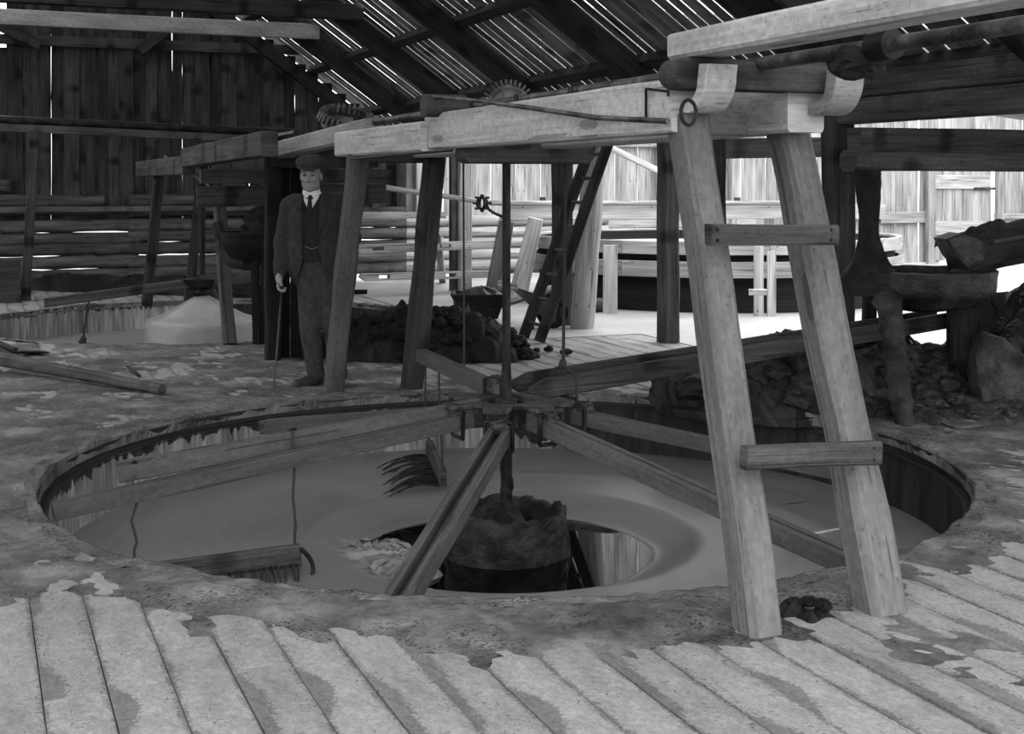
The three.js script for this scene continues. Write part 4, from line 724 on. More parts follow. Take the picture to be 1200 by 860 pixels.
// ---------------------------------------------------------------- the second mill, left, and its drive
{
  const f = thing('mill_frame', B(T2[0], T2[1], 0), 'dark timber frame of the second mill, back left, with raking legs', 'mill frame');
  const leg = (px, py, qx, qy, Z1, d, m) => { const a = F(px, py), b = P(qx, qy, Z1); part(f, 'leg', timber(a, b, 0.12, d, { up: UDIR, seg: 8, wob: 0.007, ch: 0.015 }), m); };
  leg(269, 405, 256, 226, 13.5, 0.13, M.post); leg(172, 356, 186, 208, 16.5, 0.13, M.dark); leg(221, 352, 236, 215, 17.2, 0.12, M.dark);
  part(f, 'beam', timber(B(10.45, 2.16, 1.865), B(14.4, 2.10, 1.82), 0.14, 0.20, { seg: 8, wob: 0.006, ch: 0.012 }), M.post);
  part(f, 'beam', timber(B(14.3, 2.10, 1.74), B(18.3, 2.06, 1.74), 0.14, 0.20, { seg: 8, wob: 0.006, ch: 0.012 }), M.post);
  part(f, 'beam', timber(B(11.0, 2.80, 1.78), B(18.3, 2.70, 1.76), 0.14, 0.20, { seg: 8, wob: 0.006 }), M.dark);
  part(f, 'link_beam', timber(P(438, 150, 9.75), P(318, 179, 11.8), 0.15, 0.15, { seg: 5, wob: 0.006, ch: 0.02 }), M.beamB, 'paler beam end reaching over the first mill');
  part(f, 'cross_head', timber(B(12.9, 2.0, 1.62), B(12.9, 3.9, 1.62), 0.1, 0.14, { seg: 3 }), M.post);
  part(f, 'cross_head', timber(B(13.1, 2.0, 1.42), B(13.1, 3.9, 1.45), 0.05, 0.20, { seg: 3 }), M.post);
  part(f, 'strap_rod', rod([P(193, 183, 16.6), P(243, 217, 14.6), P(254, 228, 14.0)], 0.014, { sides: 6 }), M.pipe);
  const ro = thing('stirring_rotor', C2.clone().setY(0), 'shaft and arms of the second mill rising from a pale cone of slip', 'rotor');
  part(ro, 'shaft', rod([V(C2.x, 0.2, C2.z), V(C2.x, 1.95, C2.z)], 0.035, { sides: 10 }), M.darker);
  part(ro, 'hub', [clod(V(C2.x, 0.36, C2.z), 0.16, 5, 0.6), boxUv(new THREE.CylinderGeometry(0.24, 0.2, 0.08, 20)).toNonIndexed().translate(C2.x, 0.42, C2.z)], M.iron);
  const e = P(52, 355, 14.4);
  part(ro, 'arm', timber(V(C2.x, 0.43, C2.z), e, 0.08, 0.10, { seg: 4 }), M.rung);
  part(ro, 'arm', timber(V(C2.x, 0.43, C2.z), P(330, 322, 14.6), 0.08, 0.14, { seg: 4 }), M.dark);
  part(ro, 'arm', timber(V(C2.x, 0.43, C2.z), P(255, 352, 16.8), 0.08, 0.10, { seg: 4 }), M.dark);
  part(ro, 'rope', rod(Array.from({ length: 9 }, (_, i) => P(105 - i * 1.1 + (i % 2) * 0.8, 344 + i * 7, 14.6)), 0.012, { sides: 5 }), M.rope);
  part(ro, 'knot', clod(P(97, 400, 14.6), 0.045, 3, 1.3), M.rope);
  const cone = thing('slip_mound', C2.clone().setY(-0.3), 'pale flat-topped cone of wet slip round the shaft of the second mill', 'slip mound');
  part(cone, 'mound', surface(96, 26, (u, v) => { const a = u * Math.PI * 2, pts = [[0.02, 0.30], [0.20, 0.20], [0.46, 0.055], [0.60, 0.01], [0.635, -0.03], [0.64, -0.28], [0.7, -0.34]], q = v * 6, i = Math.min(5, Math.floor(q)), k = q - i; const n = (noise2(u * 40, v * 6, 231, 40) - 0.5) * 0.012; return V(C2.x + Math.cos(a) * (lerp(pts[i][0], pts[i + 1][0], k) + n), lerp(pts[i][1], pts[i + 1][1], k), C2.z + Math.sin(a) * (lerp(pts[i][0], pts[i + 1][0], k) + n)); }, (p, u, v) => [u * 3, v]), M.yard);
  solo('liquid_clay', C2.clone().setY(-0.36), boxUv(new THREE.CircleGeometry(TR - 0.01, 90).rotateX(-Math.PI / 2)).translate(C2.x, -0.34, C2.z), slipMat, 'grey liquid clay in the second tank at the left', 'slip', null, 'stuff');
  const sh2 = thing('line_shaft', B(14.6, 2.4, 1.9), 'dark gear and short shaft on top of the second mill frame', 'shaft');
  part(sh2, 'shaft', rod([B(11.0, 2.5, 1.97), B(16, 2.4, 1.93)], 0.03, { sides: 10 }), M.iron);
  gear(P(238, 182, 15.2), UDIR.clone().add(V(0.3, 0, 0)), 0.15, 24, M.iron, sh2);
  // heavy dark posts that carry the gearing between the two mills
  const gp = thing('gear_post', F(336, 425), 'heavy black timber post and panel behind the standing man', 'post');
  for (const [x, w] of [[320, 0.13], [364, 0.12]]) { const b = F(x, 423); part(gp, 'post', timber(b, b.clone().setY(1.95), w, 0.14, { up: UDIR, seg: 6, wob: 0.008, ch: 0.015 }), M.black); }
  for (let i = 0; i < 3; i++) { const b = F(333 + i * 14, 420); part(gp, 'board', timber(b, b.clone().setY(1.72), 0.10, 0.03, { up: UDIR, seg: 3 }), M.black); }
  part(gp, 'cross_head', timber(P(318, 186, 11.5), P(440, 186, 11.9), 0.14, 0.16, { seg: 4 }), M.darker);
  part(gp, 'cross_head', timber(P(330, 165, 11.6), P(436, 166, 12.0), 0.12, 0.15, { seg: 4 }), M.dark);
  // clay pan of the second mill
  const c = P(296, 293, 12.9); c.y = 0;
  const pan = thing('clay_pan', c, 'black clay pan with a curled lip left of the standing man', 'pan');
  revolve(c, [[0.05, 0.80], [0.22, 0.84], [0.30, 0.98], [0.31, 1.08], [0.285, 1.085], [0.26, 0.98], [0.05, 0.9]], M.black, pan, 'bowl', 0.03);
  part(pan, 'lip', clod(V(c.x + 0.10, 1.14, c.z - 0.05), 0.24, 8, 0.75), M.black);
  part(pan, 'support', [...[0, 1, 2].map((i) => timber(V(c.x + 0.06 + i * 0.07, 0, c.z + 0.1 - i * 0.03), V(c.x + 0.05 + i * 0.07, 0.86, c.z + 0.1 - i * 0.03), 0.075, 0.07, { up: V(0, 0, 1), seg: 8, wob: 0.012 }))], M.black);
  const cr = P(258, 296, 13.2); part(pan, 'hanger', [rod([P(255, 262, 13.3), P(262, 292, 13.2), P(275, 305, 13.0), P(292, 306, 12.9)], 0.06, { sides: 10, r2: 0.09 })], M.darker); void cr;
}
{ // the rail with the pipe behind the second mill, on its post
  const a = P(-30, 148, 17.0), b = P(338, 164, 18.1);
  const w = thing('pipe_rail', F(30, 352), 'long pipe on a plank rail with a slender post before the dark boards', 'rail');
  part(w, 'rail', timber(a, b, 0.10, 0.10, { seg: 8, wob: 0.005 }), M.rung);
  part(w, 'pipe', rod([a.clone().add(V(0, 0.10, 0)), b.clone().add(V(0.15, 0.09, 0))], 0.055, { sides: 12, seg: 8 }), M.iron);
  part(w, 'post', timber(F(30, 352), P(40, 152, 17.2), 0.12, 0.12, { up: UDIR, seg: 6, wob: 0.006 }), M.post);
  const bd = timber(P(-20, 358, 17.2), P(24, 356, 17.3), 0.05, 0.62, {}); bd.translate(0, 0.26, 0);
  solo('board', P(0, 356, 17.2), bd, M.dark, 'dark board standing on edge at the left margin, behind the slender post', 'board');
}

// ---------------------------------------------------------------- pole, spades and sticks on the floor at the left
{
  const a = P(-15, 424, 11.0), b = P(190, 464, 9.76); b.y = 0.04; a.y = 0.12;
  solo('pole', b, timber(b, a, 0.07, 0.07, { seg: 10, wob: 0.006, ch: 0.02, w2: 0.10, h2: 0.11 }), M.rung, 'long squared pole lying aslant on the floor at the left edge', 'pole');
  const sp = thing('spade', F(30, 414), 'spade with a dark handle lying on the floor at the left edge', 'spade');
  part(sp, 'handle', rod([P(-12, 398, 12.2), P(18, 411, 12.1)], 0.03, { sides: 10, seg: 4 }), M.dark);
  part(sp, 'blade', boxUv(slab([[0, -0.09], [0.2, -0.11], [0.3, -0.02], [0.28, 0.07], [0, 0.09]], F(16, 413, 0.04), V(0.96, -0.03, -0.25).normalize(), V(0.25, 0.2, 0.95).normalize(), 0.014, 0.003)), M.iron);
  const s2 = F(10, 419, 0.05); solo('tool_handle', s2, rod([F(-14, 408, 0.06), F(14, 418, 0.04)], 0.028, { sides: 10, seg: 4, wob: 0.003 }), M.darker, 'dark round handle lying just in front of the spade', 'handle');
  for (const [x0, y0, x1, y1] of [[150, 429, 163, 440]]) { const p = F(x0, y0, 0.02), q = F(x1, y1, 0.02); solo('wood_chip', p, timber(p, q, 0.025, 0.02, { seg: 2, wob: 0.004 }), M.dark, 'short dark stick on the muddy floor above the slanting pole', 'stick'); }
}

// ---------------------------------------------------------------- third mill in the bright yard: raised tub, trestle, shaft; planks by the wall
{
  const c = V(2.75, 0, -18.2), R = 2.46;
  const tub = thing('raised_tub', c, 'big round raised tub of pale boards with a black side, in the bright yard', 'tub');
  const N = 26;
  const ring = (r, h0, h1, th, m, name) => { for (let i = 0; i < N; i++) { const a0 = i / N * Math.PI * 2, a1 = (i + 1) / N * Math.PI * 2, p = V(c.x + Math.cos(a0) * r, (h0 + h1) / 2, c.z + Math.sin(a0) * r), q = V(c.x + Math.cos(a1) * r, (h0 + h1) / 2, c.z + Math.sin(a1) * r); part(tub, name, timber(p, q, th, h1 - h0, { seg: 1, ch: 0.004 }), m[i % m.length]); } };
  ring(R, 0.70, 0.86, 0.06, M.pale, 'rim_board'); ring(R + 0.02, 0.43, 0.62, 0.06, [M.palelog, M.pale[1]], 'rim_board');
  part(tub, 'wall', new THREE.CylinderGeometry(R - 0.06, R - 0.1, 0.82, 80, 1, true).translate(c.x, 0.42, c.z), M.black, 'black side behind the rim boards');
  part(tub, 'slip', new THREE.CircleGeometry(R - 0.07, 60).rotateX(-Math.PI / 2).translate(c.x, 0.70, c.z), M.pale[0]);
  const up = (px, py, h, w = 0.1) => { const p = F(px, py); part(tub, 'upright', timber(p, p.clone().setY(h), w, 0.05, { up: V(0, 0, 1), seg: 3 }), M.palest); };
  up(715, 368, 0.82, 0.17); up(889, 371, 0.82, 0.11); up(904, 371, 0.76, 0.10);
  { const p = P(889, 342, 15.3); part(tub, 'cleat', timber(p.clone().add(V(-0.12, 0, 0.05)), p.clone().add(V(0.08, 0, 0.05)), 0.05, 0.07, {}), M.palest); }
  const h2 = P(1037, 300, 18.3); part(tub, 'upright', timber(h2.clone().setY(0), h2.clone().setY(0.80), 0.1, 0.06, { up: V(0, 0, 1) }), M.palest);
  const fr = thing('mill_frame', F(598, 347), 'pale trestle and long white beam of the third mill over the raised tub', 'mill frame');
  const Z = 17.6;
  part(fr, 'beam', timber(P(592, 249, Z), P(950, 248, Z + 2.2), 0.14, 0.21, { seg: 6, wob: 0.004, ch: 0.012 }), M.palest);
  part(fr, 'leg', timber(F(579, 345), P(594, 256, Z), 0.27, 0.12, { up: V(0, 0, 1), seg: 4, w2: 0.2 }), M.pale[1]);
  part(fr, 'leg', timber(F(605, 355), P(628, 256, Z - 0.4), 0.25, 0.12, { up: V(0, 0, 1), seg: 4, w2: 0.19 }), M.palest);
  part(fr, 'leg', timber(P(905, 275, 20.2).setY(0), P(900, 252, 19.6), 0.14, 0.12, { up: V(0, 0, 1) }), M.palest);
  const rodT = thing('drive_rod', P(565, 238, Z), 'pale sloping drive rod with a universal joint, in front of the pale fence boards', 'shaft');
  const j = P(565, 238, Z - 0.3);
  part(rodT, 'rod', rod([P(398, 212, 15.0), P(556, 235, Z - 0.35)], 0.034, { sides: 10 }), M.palelog);
  part(rodT, 'rod', rod([P(574, 238, Z - 0.25), P(950, 238, Z + 2.0)], 0.034, { sides: 10 }), M.palelog);
  const jt = part(rodT, 'joint', [0, 1].map((k) => boxUv(new THREE.TorusGeometry(0.075, 0.02, 6, 16)).rotateY(k * 1.57 + 0.5).translate(j.x, j.y, j.z)), M.iron);
  for (let i = 0; i < 8; i++) part(jt, 'tooth', boxUv(new THREE.BoxGeometry(0.05, 0.03, 0.05)).translate(j.x + Math.cos(i * 0.785) * 0.1, j.y + Math.sin(i * 0.785) * 0.1, j.z + 0.03), M.iron);
  part(rodT, 'bracket', bentTube((t) => P(570 + 26 * t, 240 + 16 * Math.sqrt(t), Z - 0.3), 8, 0.022, 6), M.iron);
  for (const x of [594, 636, 864]) { const p = P(x, 237, Z + (x - 594) / 165); part(rodT, 'bearing', boxUv(new THREE.BoxGeometry(0.08, 0.14, 0.12)).translate(p.x, p.y, p.z), M.rust); }
  // slotted planks on the bearers by the log wall
  const slot = (a, b, w, h, at) => { const L = a.distanceTo(b), ex = b.clone().sub(a).normalize(), ey = UP.clone().addScaledVector(ex, -ex.y).normalize(); return boxUv(slab([[0.08, -h / 2], [L, -h / 2], [L, h / 2], [0.03, h / 2], [0, 0]], a, ex, ey, w, 0.006, at.map((x) => [[x, -0.025], [x + 0.16, -0.025], [x + 0.16, 0.025], [x, 0.025]]))); };
  const s1 = P(415, 292, 18.2), s1e = P(590, 286, 19.0), s2 = P(421, 325, 18.0), s2e = P(578, 321, 19.0);
  solo('slotted_plank', s1, slot(s1, s1e, 0.1, 0.12, [0.25, 1.22]), M.pale[0], 'upper slotted plank against the pale logs, left of the pale squared post', 'plank');
  solo('slotted_plank', s2, slot(s2, s2e, 0.1, 0.10, [0.27, 1.28]), M.pale[0], 'lower slotted plank just above the bright floor, left of the pale squared post', 'plank');
  const st = F(519, 331), stt = P(512, 272, 18.2); solo('prop', st, timber(st, stt, 0.1, 0.06, { up: V(0, 0, 1), seg: 3, wob: 0.004 }), M.pale[2], 'short pale prop leaning against the two slotted planks', 'prop');
  const hb = P(450, 250, 18.6); solo('board', hb, timber(P(412, 252, 18.4), P(520, 252, 19.0), 0.18, 0.09, { seg: 3 }), M.pale[2], 'level pale board on brackets above the slotted planks', 'board');
  solo('board', P(700, 190, 19), timber(P(700, 166, 19.2), P(790, 209, 19.6), 0.05, 0.09, { seg: 2 }), M.palest, 'pale slanting brace board on the fence to the right of the ladder top', 'board');
  const lg = F(648, 372, 0.12); solo('log', lg, rod([P(640, 361, 15.6), P(712, 362, 16.2)], 0.13, { sides: 12, wob: 0.02, seg: 8 }), M.rung, 'short dark log lying behind the round pale log post', 'log');
  const bl = P(420, 342, 12.4); solo('block', bl, boxUv(new THREE.BoxGeometry(0.16, 0.04, 0.06)).translate(bl.x, bl.y, bl.z), M.black, 'small dark iron bar end beside the far trestle leg', 'bar');
}

// ---------------------------------------------------------------- the standing man
const smin = (a, b, k) => { const h = clamp(0.5 + 0.5 * (b - a) / k); return lerp(b, a, h) - k * h * (1 - h); };
const smax = (a, b, k) => -smin(-a, -b, k);
const cap = (p, a, b, ra, rb = ra) => { const bx = b[0] - a[0], by = b[1] - a[1], bz = b[2] - a[2], x = p[0] - a[0], y = p[1] - a[1], z = p[2] - a[2]; const t = clamp((x * bx + y * by + z * bz) / (bx * bx + by * by + bz * bz)); return Math.hypot(x - bx * t, y - by * t, z - bz * t) - lerp(ra, rb, t); };
const ell = (p, c, r) => { const x = (p[0] - c[0]) / r[0], y = (p[1] - c[1]) / r[1], z = (p[2] - c[2]) / r[2], k = Math.hypot(x, y, z), m = Math.min(r[0], r[1], r[2]); return (k - 1) * m; };
const chain = (p, pts, rs, k = 0.01) => { let d = 1e9; for (let i = 0; i < pts.length - 1; i++) d = smin(d, cap(p, pts[i], pts[i + 1], rs[i], rs[i + 1]), k); return d; };
function sdf(fn, c, half, res) {                                    // meshes the surface fn = 0 inside a cube
  const mc = new MarchingCubes(res, new THREE.MeshBasicMaterial(), false, false, 120000);
  mc.isolation = 0;
  for (let z = 0; z < res; z++) for (let y = 0; y < res; y++) for (let x = 0; x < res; x++) {
    const q = (i) => (i - res / 2) / (res / 2) * half;
    mc.field[x + y * res + z * res * res] = -fn([c[0] + q(x), c[1] + q(y), c[2] + q(z)]);
  }
  mc.update();
  const n = mc.count, g = new THREE.BufferGeometry(), pos = new Float32Array(n * 3), nor = new Float32Array(n * 3);
  for (let i = 0; i < n * 3; i++) { pos[i] = mc.positionArray[i] * half + c[i % 3]; nor[i] = mc.normalArray[i]; }
  g.setAttribute('position', new THREE.BufferAttribute(pos, 3)); g.setAttribute('normal', new THREE.BufferAttribute(nor, 3));
  const w = mergeVertices(g, 1e-5); w.computeVertexNormals();
  return boxUv(w).toNonIndexed();
}
{
  const base = V((378 - 600) / FOC * 10.2, 0, -10.2);
  const man = thing('person', base, 'man in dark three-piece suit and flat cap standing with a thin cane', 'person');
  const cloth = (v) => mat(v, { map: clothTex, bumpMap: clothTex, bumpScale: 0.0015, roughness: 0.95 });
  const skin = mat(0.17, { roughness: 0.6 }), suit = cloth(0.034), vest = cloth(0.021), trou = cloth(0.045), capM = cloth(0.042), shirt = mat(0.5, { roughness: 0.8 }), shoe = mat(0.03, { roughness: 0.4 }), tie = mat(0.012), hairM = mat(0.03);
  const put = (name, g, m, label) => part(man, name, g.translate(base.x, base.y, base.z), m, label);
  const HX = -0.085, HZ = 0.03;                                     // head
  const head = (p0) => {
    const ty = 0.10, cx = HX, cy = 1.60, cz = HZ;                   // turned a little to his right, chin down
    let x = p0[0] - cx, y = p0[1] - cy, z = p0[2] - cz;
    [x, z] = [x * Math.cos(ty) + z * Math.sin(ty), -x * Math.sin(ty) + z * Math.cos(ty)];
    [y, z] = [y * Math.cos(0.10) + z * Math.sin(0.10), -y * Math.sin(0.10) + z * Math.cos(0.10)];
    const p = [x, y, z];
    let d = ell(p, [0, 0.045, -0.012], [0.074, 0.098, 0.094]);
    d = smin(d, ell(p, [0, -0.035, 0.022], [0.056, 0.072, 0.066]), 0.03);
    d = smin(d, ell(p, [0, -0.088, 0.055], [0.026, 0.020, 0.024]), 0.025);                       // chin
    for (const s of [-1, 1]) { d = smin(d, ell(p, [s * 0.040, -0.012, 0.055], [0.022, 0.018, 0.022]), 0.015); d = smin(d, ell(p, [s * 0.052, -0.055, 0.015], [0.015, 0.028, 0.03]), 0.02); }
    d = smin(d, cap(p, [-0.036, 0.037, 0.070], [0.036, 0.037, 0.070], 0.012), 0.012);            // brow
    for (const s of [-1, 1]) d = smax(d, -ell(p, [s * 0.031, 0.018, 0.092], [0.019, 0.012, 0.020]), 0.008);
    d = smin(d, cap(p, [0, 0.024, 0.080], [0, -0.020, 0.104], 0.008, 0.0125), 0.008);            // nose
    for (const s of [-1, 1]) d = smin(d, ell(p, [s * 0.012, -0.024, 0.092], [0.009, 0.008, 0.010]), 0.005);
    d = smin(d, cap(p, [-0.020, -0.048, 0.080], [0.020, -0.048, 0.080], 0.0065), 0.006);         // lips
    d = smin(d, cap(p, [-0.016, -0.060, 0.080], [0.016, -0.060, 0.080], 0.0070), 0.006);
    d = smax(d, -cap(p, [-0.024, -0.0545, 0.092], [0.024, -0.0545, 0.092], 0.0035), 0.003);
    for (const s of [-1, 1]) { d = smin(d, ell(p, [s * 0.079, 0.0, -0.008], [0.010, 0.031, 0.018]), 0.006); d = smax(d, -ell(p, [s * 0.090, 0.002, 0.0], [0.006, 0.016, 0.010]), 0.004); }
    return smin(d, cap(p0, [HX, 1.56, 0.0], [-0.08, 1.40, -0.02], 0.054, 0.064), 0.025);
  };
  // arms: his right hangs (image left) with a cane; his left is bent, hand in the pocket
  const RS = [-0.255, 1.375, -0.02], RE = [-0.315, 1.10, -0.03], RW = [-0.318, 0.865, 0.05];
  const LS = [0.105, 1.375, -0.02], LE = [0.225, 1.13, -0.08], LW = [0.10, 0.95, 0.05];
  const hand = (w, pp, curl, side) => {                             // palm and five fingers; pp palm direction down
    const m = [w[0] - 0.002, w[1] - 0.075, w[2] + 0.025], fs = [];
    for (let i = 0; i < 4; i++) { const o = (i - 1.5) * 0.0185, L = [0.070, 0.082, 0.076, 0.060][i], b = [m[0] + side * 0.003, m[1] - 0.012 - (i === 3 ? -0.006 : 0), m[2] + 0.014 - o]; const c1 = [b[0] - side * 0.012 * curl, b[1] - L * 0.42, b[2] + 0.006]; const c2 = [c1[0] - side * 0.028 * curl, c1[1] - L * 0.26 * (1.2 - curl * 0.6), c1[2] + 0.003]; const c3 = [c2[0] - side * 0.022 * curl, c2[1] - L * 0.2 * (1 - curl) + 0.010 * curl, c2[2]]; fs.push([b, c1, c2, c3]); }
    const th = [[w[0] - side * 0.004, w[1] - 0.03, w[2] + 0.045], [w[0] - side * 0.018, w[1] - 0.065, w[2] + 0.068], [w[0] - side * 0.030, w[1] - 0.098, w[2] + 0.066]];
    return (p) => { let d = ell(p, [m[0], m[1] + 0.03, m[2]], [0.020, 0.052, 0.043]); d = smin(d, cap(p, w, [m[0], m[1] + 0.04, m[2]], 0.027, 0.026), 0.02); for (const f of fs) d = smin(d, chain(p, f, [0.0105, 0.0098, 0.009, 0.0078], 0.004), 0.005); return smin(d, chain(p, th, [0.0135, 0.0115, 0.009], 0.006), 0.010); };
  };
  const rh = hand(RW, 0, 0.85, -1), lh = hand([0.03, 0.93, -0.01], 0, 0.5, 1);
  const HL = [-0.115, 0.86, 0], HR = [0.03, 0.86, 0], KR = [-0.095, 0.46, 0.03], AR = [-0.055, 0.075, -0.02], KL = [0.085, 0.47, 0.03], AL = [0.125, 0.075, 0.0];
  const core = (p) => { let d = ell(p, [-0.075, 1.25, -0.01], [0.165, 0.23, 0.105]); d = smin(d, ell(p, [-0.05, 0.95, 0], [0.15, 0.17, 0.105]), 0.08); d = smin(d, cap(p, RS, RE, 0.05, 0.042), 0.04); d = smin(d, cap(p, RE, RW, 0.04, 0.028), 0.02); d = smin(d, cap(p, LS, LE, 0.05, 0.042), 0.04); d = smin(d, cap(p, LE, LW, 0.04, 0.028), 0.02); d = smin(d, chain(p, [HL, KR, AR], [0.075, 0.052, 0.038]), 0.04); d = smin(d, chain(p, [HR, KL, AL], [0.075, 0.052, 0.038]), 0.04); return d; };
  put('body', join([sdf(core, [-0.05, 0.75, 0], 0.8, 80), sdf(head, [HX, 1.58, HZ], 0.19, 110), sdf(rh, [-0.32, 0.81, 0.08], 0.13, 80), sdf(lh, [0.03, 0.88, 0.0], 0.13, 60)]), skin);
  for (const s of [-1, 1]) { const q = [HX + s * 0.031 - 0.008, 1.615, HZ + 0.077]; put('eye', boxUv(new THREE.SphereGeometry(0.0115, 12, 8)).translate(...q), mat(0.05, { roughness: 0.3 })); }
  for (const s of [-1, 1]) put('eyebrow', boxUv(new THREE.CapsuleGeometry(0.0045, 0.026, 4, 8)).rotateZ(Math.PI / 2 + s * 0.12).translate(HX + s * 0.033 - 0.008, 1.639, HZ + 0.0845), hairM);
  put('hair', sdf((p) => smax(ell(p, [HX, 1.655, HZ - 0.025], [0.083, 0.085, 0.094]), smax(p[2] - HZ - 0.02, 1.585 - p[1] - (p[2] - HZ) * 0.2, 0.01), 0.01), [HX, 1.65, HZ], 0.16, 50), hairM);
  // flat cap: wide soft crown leaning forward over a short peak
  put('cap', sdf((p0) => { const y = p0[1] - 1.712, z = p0[2] - HZ, x = p0[0] - HX + 0.005; const p = [x, y * Math.cos(0.22) + z * Math.sin(0.22), -y * Math.sin(0.22) + z * Math.cos(0.22)]; let d = ell(p, [0, 0.004, -0.005], [0.112, 0.052, 0.128]); d = smin(d, ell(p, [0, -0.028, -0.015], [0.090, 0.036, 0.104]), 0.02); const peak = smax(ell(p, [0, -0.030, 0.075], [0.080, 0.011, 0.072]), 0.0 - p[2], 0.01); d = smin(d, peak, 0.008); return smax(d, -ell(p, [0, -0.075, -0.012], [0.08, 0.055, 0.092]), 0.006) + (noise3(p0[0] * 30, p0[1] * 30, p0[2] * 30) - 0.5) * 0.003; }, [HX, 1.70, HZ + 0.01], 0.18, 80), capM);
  // collar, shirt front, tie
  put('collar', sdf((p) => { const d = cap(p, [-0.082, 1.445, 0.0], [HX, 1.515, 0.012], 0.072, 0.064); const shell = smax(d, -(d + 0.010), 0.003); return smax(smax(shell, p[1] - 1.507 + (p[2]) * 0.22, 0.004), 1.428 - p[1], 0.004); }, [-0.083, 1.47, 0.0], 0.11, 70), shirt, 'stiff white collar');
  const torso = (p, g) => { let d = ell(p, [-0.075, 1.27, -0.005], [0.180 + g, 0.215 + g, 0.108 + g]); d = smin(d, ell(p, [-0.06, 1.0, 0.0], [0.158 + g, 0.20, 0.105 + g]), 0.09); return smin(d, cap(p, [-0.19, 1.395, -0.02], [0.04, 1.395, -0.02], 0.058 + g * 0.6), 0.06); };
  put('shirt', sdf((p) => smax(torso(p, 0.004), smax(Math.abs(p[0] + 0.082) - (p[1] - 1.30) * 0.42, -p[2], 0.01), 0.005), [-0.08, 1.37, 0.05], 0.16, 50), shirt);
  put('tie', join([boxUv(new THREE.SphereGeometry(0.018, 12, 8)).scale(1, 1.1, 0.8).translate(-0.083, 1.443, 0.078), boxUv(slab([[-0.012, 0], [0.012, 0], [0.024, -0.10], [0, -0.13], [-0.024, -0.10]], V(-0.083, 1.435, 0.095), V(1, 0, 0), V(0, 0.98, -0.2).normalize(), 0.014, 0.003)), boxUv(new THREE.TorusGeometry(0.068, 0.007, 8, 28)).rotateX(Math.PI / 2 + 0.28).translate(-0.083, 1.452, 0.004)]), tie);
  put('waistcoat', sdf((p) => { const d = torso(p, 0.012); const v = (p[1] - 1.33) * 0.55; let e = smax(d, -(smax(Math.abs(p[0] + 0.082) - Math.max(v, -0.02), -p[2], 0.006)), 0.006); e = smax(e, 0.93 - p[1] + Math.abs(p[0] + 0.07) * 0.5, 0.006); e = smax(e, p[1] - 1.47, 0.01); return e + (Math.abs(p[0] + 0.075) < 0.004 && p[2] > 0 ? 0.003 : 0); }, [-0.07, 1.2, 0.0], 0.34, 90), vest);
  for (let i = 0; i < 6; i++) put('button', boxUv(new THREE.SphereGeometry(0.0065, 8, 6)).translate(-0.068, 0.985 + i * 0.062, 0.121 + 0.006 * Math.sin(i * 0.7)), hairM);
  put('watch_chain', bentTube((t) => V(-0.075 + (t - 0.4) * 0.11, 1.075 - 0.018 * Math.sin(t * Math.PI), 0.125 - Math.pow(t - 0.5, 2) * 0.05), 10, 0.0014, 5).toNonIndexed(), mat(0.25, { metalness: 0.6, roughness: 0.4 }));
  put('jacket', sdf((p) => {
    let d = torso(p, 0.028);
    d = smin(d, ell(p, [-0.06, 0.90, 0.0], [0.195, 0.19, 0.130]), 0.08);
    const w = p[1] > 1.30 ? lerp(0.062, 0.075, clamp((p[1] - 1.30) / 0.15)) - 0.0 : p[1] > 1.0 ? 0.062 : 0.062 + (1.0 - p[1]) * 0.25;
    const open = smax(Math.abs(p[0] + 0.072 - (p[1] < 1.0 ? 0.01 : 0)) - w, 0.02 - p[2], 0.01);
    let body = smax(smax(d, -(d + 0.018), 0.004), -open, 0.008);
    body = smax(body, 0.775 - p[1] + (p[0] < 0 ? 0 : 0.0), 0.006);
    body = smax(body, p[1] - 1.475 + Math.abs(p[2]) * 0.2, 0.01);
    // lapels folded back along the opening
    for (const s of [-1, 1]) { const a = [-0.075 + s * 0.080, 1.455, 0.075], b = [-0.072 + s * 0.078, 1.13, 0.140]; body = smin(body, smax(cap(p, a, b, 0.024, 0.008), -(d - 0.004) - 0.02, 0.004) + 0.004, 0.004); }
    const fold = (noise3(p[0] * 9, p[1] * 16, p[2] * 9) - 0.5) * 0.012;
    let arm = smin(cap(p, RS, RE, 0.074, 0.062), cap(p, RE, [RW[0], RW[1] + 0.005, RW[2]], 0.062, 0.050), 0.02);
    arm = smin(arm, smin(cap(p, LS, LE, 0.074, 0.062), cap(p, LE, LW, 0.062, 0.050), 0.02), 0.001);
    return smin(body, arm, 0.022) + fold;
  }, [-0.04, 1.14, 0.02], 0.42, 124), suit);
  // lapels lying on the jacket front
  for (const s of [-1, 1]) {
    const zAt = (x, y) => { let lo = 0, hi = 0.3; for (let i = 0; i < 24; i++) { const m = (lo + hi) / 2; if (torso([x, y, m], 0.034) < 0) lo = m; else hi = m; } return lo; };
    put('lapel', surface(10, 24, (u, v) => { const y = lerp(1.462, 1.15, v), wd = v < 0.26 ? 0.030 + 0.06 * v : v < 0.30 ? 0.062 : lerp(0.070, 0.004, (v - 0.30) / 0.70), x = -0.075 + s * (lerp(0.066, 0.064, v) + wd * u), e = Math.min(u, 1 - u) * 2; return V(x, y, zAt(x, y) + 0.003 + 0.005 * Math.sqrt(Math.max(0, e)) - (u === 0 || u === 1 ? 0.012 : 0)); }, (p) => [p.x, p.y]), suit);
  }
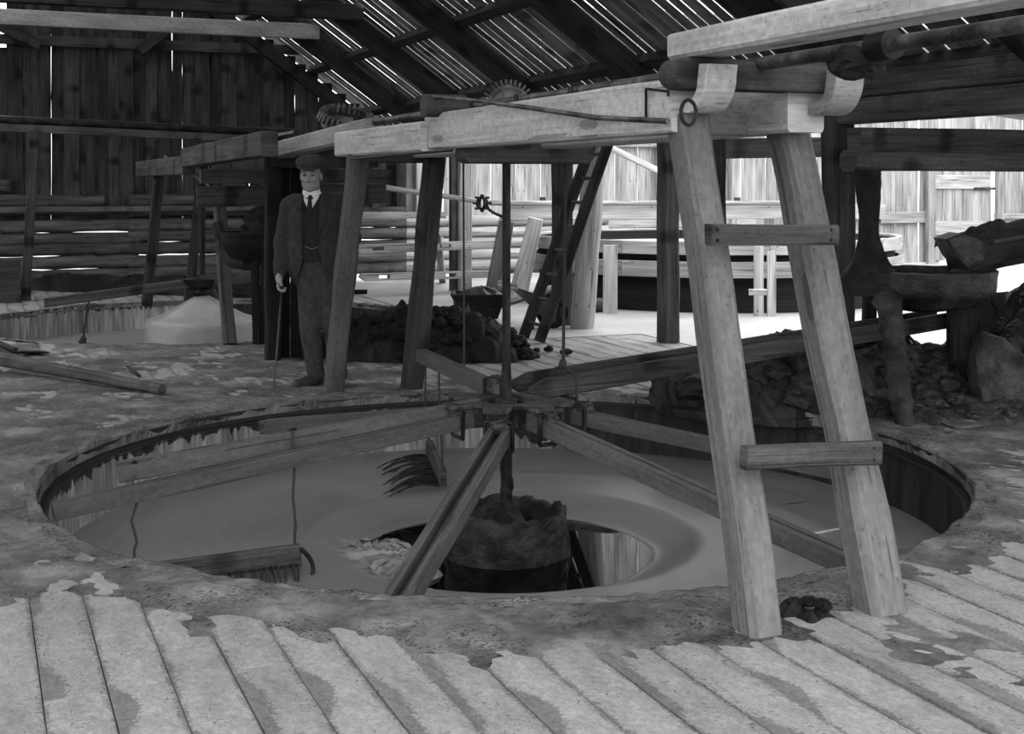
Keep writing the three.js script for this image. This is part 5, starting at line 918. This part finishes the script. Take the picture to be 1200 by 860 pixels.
  put('trousers', sdf((p) => {
    let d = ell(p, [-0.05, 0.92, 0.0], [0.158, 0.15, 0.112]);
    d = smin(d, chain(p, [[-0.105, 0.86, 0.0], [KR[0], 0.46, 0.03], [AR[0], 0.085, -0.005]], [0.098, 0.075, 0.066], 0.03), 0.04);
    d = smin(d, chain(p, [[0.02, 0.86, 0.0], [KL[0], 0.47, 0.03], [AL[0], 0.085, 0.005]], [0.098, 0.075, 0.066], 0.03), 0.04);
    d = smax(d, p[1] - 1.04, 0.01); d = smax(d, 0.055 - p[1], 0.006);
    return d + (noise3(p[0] * 12, p[1] * 11 + 3, p[2] * 12) - 0.5) * 0.016;
  }, [-0.02, 0.55, 0.0], 0.53, 110), trou);
  const boot = (a, dx, name) => put(name, sdf((p) => { const t = [a[0] + dx * 0.17, 0.035, a[2] + 0.17], h = [a[0] - dx * 0.03, 0.045, a[2] - 0.035]; let d = smin(cap(p, h, [lerp(h[0], t[0], 0.55), 0.04, lerp(h[2], t[2], 0.55)], 0.042, 0.044), cap(p, [lerp(h[0], t[0], 0.5), 0.036, lerp(h[2], t[2], 0.5)], t, 0.046, 0.034), 0.02); d = smin(d, cap(p, [a[0], 0.06, a[2]], [a[0], 0.13, a[2]], 0.048, 0.05), 0.03); d = smax(d, -p[1], 0.004); return d; }, [a[0] + dx * 0.08, 0.07, a[2] + 0.06], 0.19, 56), shoe);
  boot(AR, -0.72, 'shoe'); boot(AL, 0.05, 'shoe');
  const ct = V(base.x - 0.292, 0.765, base.z + 0.115), cb = V(base.x - 0.335, 0.005, base.z + 0.22);
  const cane = thing('cane', cb, 'thin walking cane in the standing man\'s lowered hand', 'cane');
  part(cane, 'stick', rod([ct, cb], 0.008, { sides: 8, seg: 4, r2: 0.006 }), M.rung);
  part(cane, 'knob', boxUv(new THREE.SphereGeometry(0.016, 12, 8)).scale(1, 0.8, 1.3).translate(ct.x, ct.y, ct.z), M.iron);
}

scene.traverse((o) => { if (o.isMesh) { o.castShadow = true; o.receiveShadow = true; } });
renderer.render(scene, camera);
